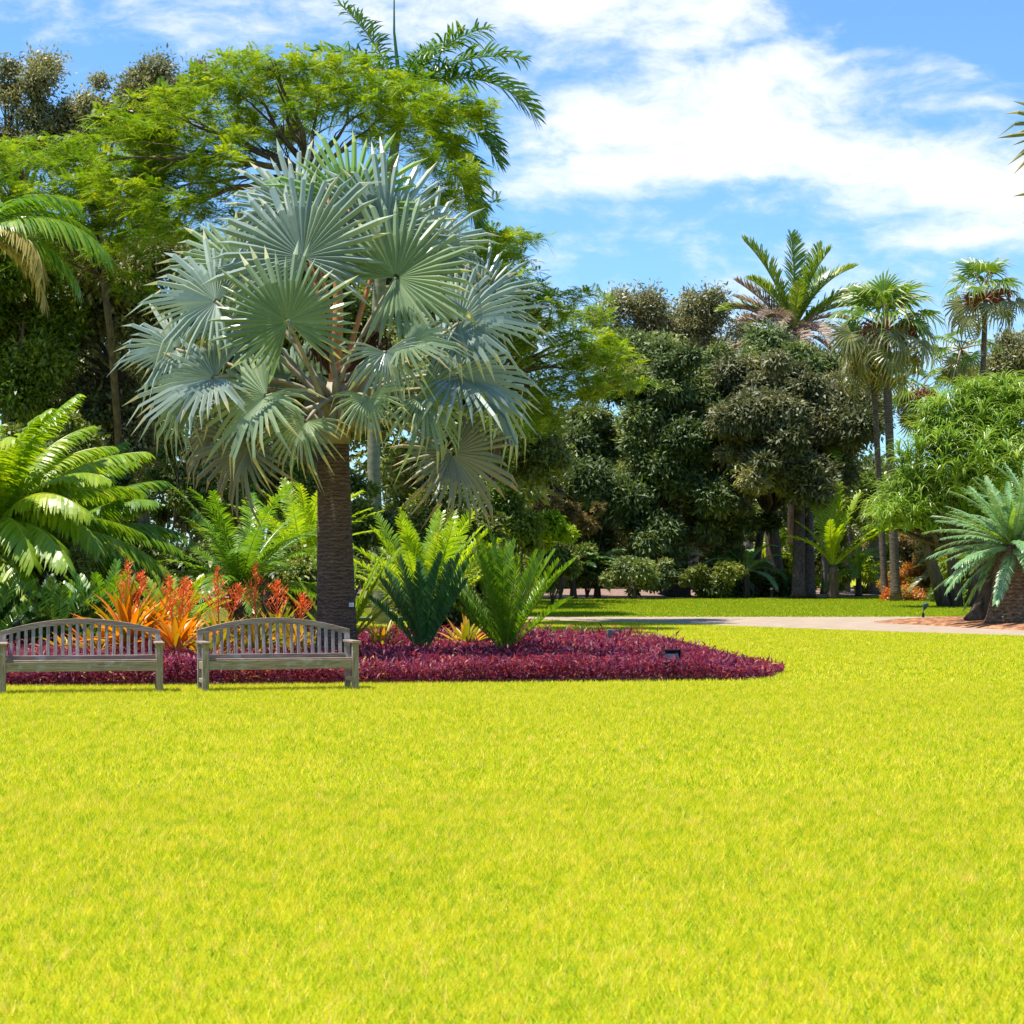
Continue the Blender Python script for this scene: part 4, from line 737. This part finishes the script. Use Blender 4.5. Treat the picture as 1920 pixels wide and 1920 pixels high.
for (lb, bx, d, E, n_, sd_) in [
    ('airy grey brown tree above the massive dark one, on the left', 1200, 128, [(1160, 600, 45, 45), (1210, 580, 50, 34), (1240, 620, 50, 40), (1180, 650, 60, 30)], 20000, 1),
    ('airy grey brown tree above the massive dark one, on the right', 1300, 128, [(1300, 590, 60, 34), (1330, 570, 40, 28), (1270, 630, 45, 30), (1350, 620, 40, 30), (1310, 660, 60, 30)], 18000, 2),
    ('thin airy tree left of the dry skirted palm', 1400, 130, [(1400, 650, 60, 40), (1370, 690, 40, 30), (1430, 680, 40, 30)], 8000, 3),
    ('olive grey tree just below the dry skirted palm', 1500, 124, [(1500, 670, 55, 28), (1460, 690, 35, 20), (1545, 690, 40, 26), (1520, 710, 60, 26)], 22000, 4),
    ('olive grey tree at the right edge behind the fan palms', 1890, 118, [(1890, 670, 45, 40), (1920, 650, 50, 45), (1860, 710, 40, 30), (1960, 690, 60, 50)], 24000, 5)]:
    tree('airy_tree', lb, 'tree', GX(bx, d), P(bx, 800, d), .3, [EP(a, b, d+((a*7) % 5)-2, c, e) for (a, b, c, e) in E], G['oak'], MT['greybark'], int(n_*.6), .28, .09, per=1.3, rad=.5, flat=.8, limb_r=.10, ntarget=12, seed=sd_+60, twigs=4, group='airy trees beyond the dark ones', **kwo)
# dry skirted palm
base = GX(1488, 116); cp = P(1488, 618, 116); root = thing('pinnate_palm', 'tall palm with upright green fronds and a dry brown skirt', 'palm tree', base); mb = MB(); mb.smooth = True
mb.tube([base, base.lerp(cp, .5), cp-Vector((0, 0, 1.2)), cp], [.35, .3, .32, .4], 12); me = mb.mesh(); me.transform(Matrix.Translation(-base)); obj('trunk', me, MT['greybark'], root, Matrix.Translation(base))
kk_ = dict(L=5.0, n=74, ll=1.25, lw=.075, vang=25, sweep=38, droop=.22, pet=.16, jit=.1, rr=.09, bend=1.5)
fronds(root, cp, [(-75, 72, 48, 1.1), (-20, 88, 82, 1.05), (60, 80, 64, 1.05), (85, 62, 20, .95), (95, 46, -20, 1.05), (-95, 38, -10, .95), (-60, 62, 20, .8), (120, 70, 40, .9), (180, 60, 20, .7), (30, 60, 30, .9), (-130, 55, 10, .85), (75, 36, -10, .8)], 'skirt', G['fan'], seed=1, **kk_)
fronds(root, cp, [(-90, 28, 14, .8), (-80, 14, 0, .65), (-100, 44, 26, .75), (100, -20, -60, .5), (80, -35, -80, .5), (-120, -20, -60, .5), (150, -30, -80, .5), (-160, 0, -60, .5), (100, 20, -56, .55), (60, -45, -80, .7), (-70, -30, -84, .7), (-40, 30, 0, .7), (-60, 40, 20, .8), (110, 30, -30, .6), (160, 10, -60, .8), (180, -10, -70, .9), (200, 20, -50, .8), (-150, 30, -30, .8), (130, 0, -70, .8), (-100, -10, -40, .8)], 'skirt', G['dead'], name='dry_frond', seed=2, **kk_)
# fan palms
fpm = [fanleaf(20, 120, .45, .25, .15, .35, s+20, .7, .08, .28) for s in range(4)]
def fanpalm(label, bx, d, hx, hy, trunk_r, rad, n, seed, group='green fan palms on the right', elow=-70, fruit=True, ehigh=80, mat='fan', bark='ringbark'):
    base = GX(bx, d); cp = P(hx, hy, d); root = thing('fan_palm', label, 'palm tree', base, group); rg = random.Random(seed); mb = MB(); mb.smooth = True
    mb.tube([base+(cp-base)*t for t in (0, .04, .12, .4, .7, .9, 1)], [trunk_r*q for q in (1.5, 1.15, 1, .95, .9, .9, .8)], 12); me = mb.mesh(); me.transform(Matrix.Translation(-base)); obj('trunk', me, MT[bark], root, Matrix.Translation(base))
    for i in range(n):
        u = i/n; az = i*2.39996+rg.uniform(-.2, .2); e = R(ehigh+(elow-ehigh)*u+rg.uniform(-8, 8)); o_ = Vector((math.sin(az)*math.cos(e), math.cos(az)*math.cos(e), math.sin(e)))
        hub = cp+o_*rad*rg.uniform(.75, 1.15)*.8-Vector((0, 0, .15*rad*u)); ax = (o_+Vector((0, 0, -.2-.6*u))).normalized(); nr = Vector((0, 0, 1))-o_*.3+Vector((rg.uniform(-.3, .3), rg.uniform(-.3, .3)-.25, 0))
        add_fan(root, cp, hub, ax, nr, rad*rg.uniform(.48, .64), fpm[i % 4].copy() if u > .55 else fpm[i % 4], G['fanold' if u > .55 else mat], MT['petiole'], pr=.028, sag=.1)
    if fruit:
        mb = MB()
        for i in range(70):
            az = rg.uniform(0, 6.28); o_ = Vector((math.cos(az), math.sin(az), rg.uniform(-.3, .4))); o_.y -= .5; a = cp-base; b = a+o_*rad*.5; c = b+Vector((o_.x*.2, o_.y*.2, -rg.uniform(.15, .5))); mb.tube([a, b, c], [.03, .04, .05], 4)
        obj('fruit_cluster', mb.mesh(), MT['husk'], root, Matrix.Translation(base))
fanpalm('fan palm with the fullest crown and rusty fruit, tallest of the close pair', 1680, 94, 1660, 620, .20, 2.1, 44, 1, elow=-42)
fanpalm('fan palm with the thinner trunk just left of its taller twin', 1660, 97, 1636, 672, .15, 1.6, 24, 2, elow=-50)
fanpalm('tall slim fan palm standing out against the sky at the right', 1828, 105, 1848, 560, .15, 1.9, 22, 3, fruit=True, elow=-40)
fanpalm('lower fan palm with hanging leaves left of the slim tall one', 1800, 108, 1802, 655, .15, 1.7, 20, 4, fruit=False, ehigh=50, elow=-85)
fanpalm('short fan palm behind the fan palm pair', 1725, 104, 1722, 740, .2, 1.4, 30, 5, ehigh=60, elow=-80)
# fan palm whose leaves enter at the right edge (its trunk stands outside)
base = GX(2085, 26); cp = P(2090, 330, 26); root = thing('fan_palm', 'near palm cut by the right edge, only its spiky fan leaf tips in view', 'palm tree', base); mb = MB(); mb.smooth = True
mb.tube([base, base+(cp-base)*.1, cp], [.3, .22, .18], 14); me = mb.mesh(); me.transform(Matrix.Translation(-base)); obj('trunk', me, MT['palmbark'], root, Matrix.Translation(base))
rg = random.Random(8)
for (hx, hy, dd, an, rp_) in [(2010, 245, 0, 184, 128), (2020, 372, .2, 200, 115), (2150, 200, .3, 60, 150), (2180, 330, .2, 0, 150), (2100, 170, -.4, 95, 140), (2060, 420, -.2, 235, 110), (2140, 440, .1, -50, 140)]:
    add_fan(root, cp, P(hx, hy, 26+dd), Vector((math.cos(R(an)), .1, math.sin(R(an)))), Vector((0, -1, .35)), rp_*26/F, fm2[rg.randint(0, 2)].copy(), G['fanold'], MT['petiole'])
for r_ in root.children:
    if r_.data and r_.name.startswith('frond'): r_.data.materials.clear(); r_.data.materials.append(G['fanold'])
# twin royal palm trunks in front of the bronze tree
for (bx, tx, d, w, lb) in [(1497, 1500, 99, .33, 'left one of two thick palm trunks under the bronze tree'), (1517, 1514, 100, .31, 'right one of two thick palm trunks under the bronze tree')]:
    base = GX(bx, d); cp = P(tx, 840, d+5); root = thing('palm_tree', lb, 'palm tree', base, 'thick trunked palms under the bronze tree'); mb = MB(); mb.smooth = True
    mb.tube([base+(cp-base)*t for t in (0, .04, .12, .5, 1)], [w*1.2, w*1.02, w*.92, w*.8, w*.6], 14); me = mb.mesh(); me.transform(Matrix.Translation(-base)); obj('trunk', me, MT['bark' if bx < 1500 else 'ringbark'], root, Matrix.Translation(base))
    fronds(root, cp, ringspec(12, 80, 10, 50, bx), 'skirt', G['royal'], seed=3, **dict(kk_, L=5.0)) if False else fronds(root, cp, ringspec(10, 70, 0, 60, bx, sc=(.55, .6)), 'skirt', G['fan'], seed=3, **kk_)
# strap leaved tree (ponytail like)
base = GX(1800, 84); root = thing('strap_leaf_tree', 'big rounded tree of drooping pale green strap leaves on the right', 'tree', base)
E = [EP(*q) for q in [(1800, 800, 84, 65, 55), (1870, 790, 84, 80, 60), (1755, 850, 83, 50, 60), (1830, 880, 82, 100, 70), (1930, 850, 84, 70, 80), (1745, 930, 83, 60, 50), (1690, 945, 84, 26, 45), (1850, 760, 85, 60, 30), (1960, 790, 85, 50, 60), (1800, 950, 84, 60, 40), (1660, 960, 84, 24, 40), (1700, 980, 83, 50, 30), (1890, 940, 85, 70, 50)]]
rg = random.Random(77); mb = MB(); mb.smooth = True
for dx in (-1.2, -.3, .9, 1.8): mb.tube([base+Vector((dx*.5, 0, 0)), base+Vector((dx, 0, 2)), base+Vector((dx*1.6, 0, 4.5))], [.3, .2, .12], 8)
for i in range(26):
    e = E[i % len(E)]; T_ = Vector(e[0])+Vector([rg.uniform(-.5, .5)*q for q in e[1]]); mb.tube([base+Vector((rg.uniform(-1, 1.5), 0, 2.2)), (base+T_)/2+Vector((0, 0, 1)), T_], [.13, .09, .05], 6)
me = mb.mesh(); me.transform(Matrix.Translation(-base)); obj('trunk', me, MT['bark'], root, Matrix.Translation(base))
mb = MB(); Cs, _ = subclumps(E, 24, .1, 1, 5, .3)
for c in Cs:
    c = Vector(c)-base; tn = rg.random()
    for j in range(16): strapleaf(mb, c, rg.uniform(0, 6.28), R(rg.uniform(30, 80)), rg.uniform(.9, 1.5), .055, R(rg.uniform(110, 160)), rg, min(1, max(0, tn*.4+rg.random()*.6)), 4)
obj('crown', mb.mesh(), G['strap'], root, Matrix.Translation(base))
# grey green cycads with thick trunks
kg = dict(L=2.4, n=76, ll=.30, lw=.026, vang=4, sweep=32, droop=.35, pet=.06, rr=.03)
cycad('tree_cycad', 'thick trunked grey green cycad on the mulch at the right edge', GX(1893, 60.3), 2.3, .56, ringspec(54, 74, -38, 34, 31), 'grey', G['cycgrey'], group='thick trunked cycads on the mulch', seed=31, lean=(.12, .1), **kg)
cycad('tree_cycad', 'cycad with a darker trunk leaning right behind the grey green one', GX(1838, 61.8), 2.3, .36, ringspec(38, 70, -30, 36, 33), 'grey', G['cycgrey'], group='thick trunked cycads on the mulch', seed=32, lean=(.95, .2), bark='bark', **kg)
cycad('tree_cycad', 'cycad whose trunk is cut by the right edge of the photo', GX(1955, 62.5), 2.6, .42, ringspec(34, 84, -10, 42, 35), 'grey', G['cycgrey'], group='thick trunked cycads on the mulch', seed=33, lean=(-.2, 0), **kg)
root = cycad('sucker_cycad', 'young yellow green cycad tuft growing out of the grey green crown', GX(1893, 60.2), 2.35, .12, [(-70, 60, 30, 1), (60, 70, 50, 1), (-100, 40, 10, 1), (90, 50, 20, 1), (0, 80, 70, 1), (180, 60, 30, 1), (-40, 75, 60, 1.1)], 'tuft', G['cyclime'], seed=34, L=1.25, n=30, ll=.12, lw=.035, vang=20, sweep=35, droop=.1, pet=.06)
for (px, py, lb) in [(1882, 1100, 'upper white tag on the thick cycad trunk'), (1883, 1157, 'lower white tag on the thick cycad trunk')]:
    o = bevel(obj('plant_label', MB().box((0, 0, 0), (.11, .015, .06)).mesh(), MT['white'], None, Matrix.Translation(P(px, py, 59.75))), .003); tag(o, lb, 'label')
# low red and orange shrubs etc. at the far lawn
kr = dict(outw=.5, up=.8, droop=0, tintvar=.6)
shrub('croton_shrub', 'upright red and green shrub beside the fan palm trunks', 'shrub', [EP(1690, 1085, 98, 26, 24), EP(1688, 1100, 98, 24, 18)], G['redleaf'], 9000, .14, .06, seed=71, **kr)
shrub('croton_shrub', 'low orange red hedge clump at the far lawn edge', 'shrub', [EP(1680, 1118, 96, 26, 14), EP(1715, 1118, 96, 28, 15), EP(1700, 1122, 95.5, 35, 10)], G['redleaf'], 16000, .13, .06, seed=72, **kr)
shrub('shrub', 'dark spiky green clump right of the orange red hedge', 'shrub', [EP(1770, 1085, 92, 38, 34), EP(1775, 1110, 92, 32, 22)], G['mid'], 12000, .3, .04, seed=73, outw=1.2, up=.3, tintvar=.4, group='low shrubs at the far lawn edge')
for i, (px, py, d, rx, ry, mk, ll, lb) in enumerate([(1190, 1075, 99, 62, 40, 'mango', .24, 'glossy dark shrub left of the big dark trunk'), (1330, 1070, 100, 60, 40, 'darkfill', .24, 'dark shrub right of the big dark trunk'), (1100, 1060, 101, 50, 50, 'darkfill', .24, 'dark shrub behind the path start'), (1005, 1000, 84, 60, 30, 'lime', .22, 'bright lime shrub right of the dark thicket'), (1050, 950, 95, 60, 40, 'rust', .24, 'rusty brown shrub above the lime one'), (1420, 1075, 104, 50, 40, 'darkfill', .24, 'dark shrub near the bollard light'),
        (1460, 1060, 112, 60, 50, 'lime', .26, 'green shrub behind the two thick trunks'), (1820, 1085, 90, 50, 50, 'mid', .24, 'green shrub behind the leaning cycad trunk'), (1870, 1050, 92, 70, 60, 'brownish', .24, 'olive brown shrub at the right edge'), (1740, 1040, 100, 60, 60, 'rust', .24, 'brownish shrub under the strap leaf tree'), (1035, 1060, 88, 40, 50, 'darkfill', .24, 'dark shrub beyond the bright green cycad'), (1640, 1060, 112, 40, 50, 'lime', .26, 'green shrub beyond the fan palm trunks'), (1380, 1040, 108, 60, 60, 'darkfill', .24, 'dark shrub in shade under the bronze tree'), (1760, 1040, 97, 60, 70, 'oak', .24, 'olive shrub between the orange hedge and the grey green cycads'), (1700, 1010, 103, 60, 40, 'lime', .24, 'yellow green shrub in the gap below the strap leaf tree'), (1560, 1050, 116, 50, 50, 'mid', .26, 'leafy shrub behind the young yellow green palm'), (1830, 1010, 98, 60, 50, 'mid', .24, 'leafy shrub behind the grey green cycad crown'), (1610, 1000, 120, 50, 60, 'oak', .26, 'sunlit olive shrub far behind the fan palm pair')]):
    shrub('shrub', lb, 'shrub', [EP(px, py, d, rx, ry, rx*.8), EP(px+rx*.3, py+ry*.4, d, rx*.8, ry*.7)], G[mk], 9000, ll, .09, seed=80+i, group='low shrubs at the far lawn edge', **kwd)
# young palms in the understory
kq = dict(L=3.0, n=34, ll=.6, lw=.07, vang=15, sweep=35, droop=.3, pet=.15, rr=.04)
cycad('young_palm', 'yellow green upright young palm right of the thick trunks', GX(1562, 99), 1.6, .25, [(-20, 80, 60, 1.2), (70, 78, 60, 1.15), (-70, 66, 30, .9), (90, 58, 20, 1.1), (100, 46, 10, 1.2), (30, 84, 70, 1.25), (-90, 50, 0, .9), (180, 74, 40, .8), (150, 70, 30, .8)], 'young', G['tan'] if False else G['lime'], cat='palm tree', bark='bark', seed=51, **kq)
for i, (px, d, lb, mk) in enumerate([(1075, 100, 'dark low palm clump beyond the path start', 'dark'), (1120, 101, 'pale tipped low palm left of the glossy shrub', 'cycgrey'), (1400, 102, 'low palm with pale fronds near the bollard light', 'cycgrey'), (1350, 103, 'low green palm right of the big dark trunk', 'dark'), (1610, 106, 'pale low palm between young palm and fan palm trunks', 'cyclime'), (1790, 95, 'low drooping palm behind the green spotlight', 'fanold')]):
    cycad('low_palm', lb, GX(px, d), 1.3, .15, ringspec(16, 75, 0, 70, 60+i, sc=(.7, .75)), 'young', G[mk], cat='palm tree', bark='bark', seed=60+i, group='low palms under the far trees', **kq)
# thin tree trunks in the open part of the understory
for i, (px, d, w, top, lb) in enumerate([(1640, 112, .42, 960, 'broad pale trunk seen between young palm and fan palms'), (1590, 118, .12, 1000, 'thin trunk beyond the young palm'), (1545, 112, .18, 960, 'slim trunk just right of the two thick ones')]):
    base = GX(px, d); root = thing('understory_tree', lb, 'tree', base, 'slim trees in the open understory'); mb = MB(); mb.smooth = True; T_ = P(px+4, top, d)-base; mb.tube([(0, 0, 0), T_*.1, T_*.5, T_], [w*1.3, w, w*.9, w*.7], 10); obj('trunk', mb.mesh(), MT['greybark'], root, Matrix.Translation(base))
    C, Q = subclumps([(np.array(T_)+np.array([0, 0, 1.]), np.array([2.2, 2, 1.6]))], 1, .8, .7, i); Vc, Fc, t_ = cloud(C, Q, 6000, .26, .1, i, **kwd); obj('crown', npmesh(Vc, Fc, t_), G['mid'], root, Matrix.Translation(base))
# far wood closing the view
rg2 = np.random.RandomState(3); C = []; Q = []
for i in range(620):
    px = rg2.uniform(-300, 2250); d = rg2.uniform(135, 165) if px > 980 else rg2.uniform(80, 110); top = (880 if px > 1500 else 800) if px > 980 else 430
    py = rg2.uniform(top, 1085); 
    if 1540 < px < 1650 and py > 1040 and rg2.rand() < .8: continue
    e = EP(px, py, d, 70, 55); C.append(e[0]); Q.append(e[1]*.7)
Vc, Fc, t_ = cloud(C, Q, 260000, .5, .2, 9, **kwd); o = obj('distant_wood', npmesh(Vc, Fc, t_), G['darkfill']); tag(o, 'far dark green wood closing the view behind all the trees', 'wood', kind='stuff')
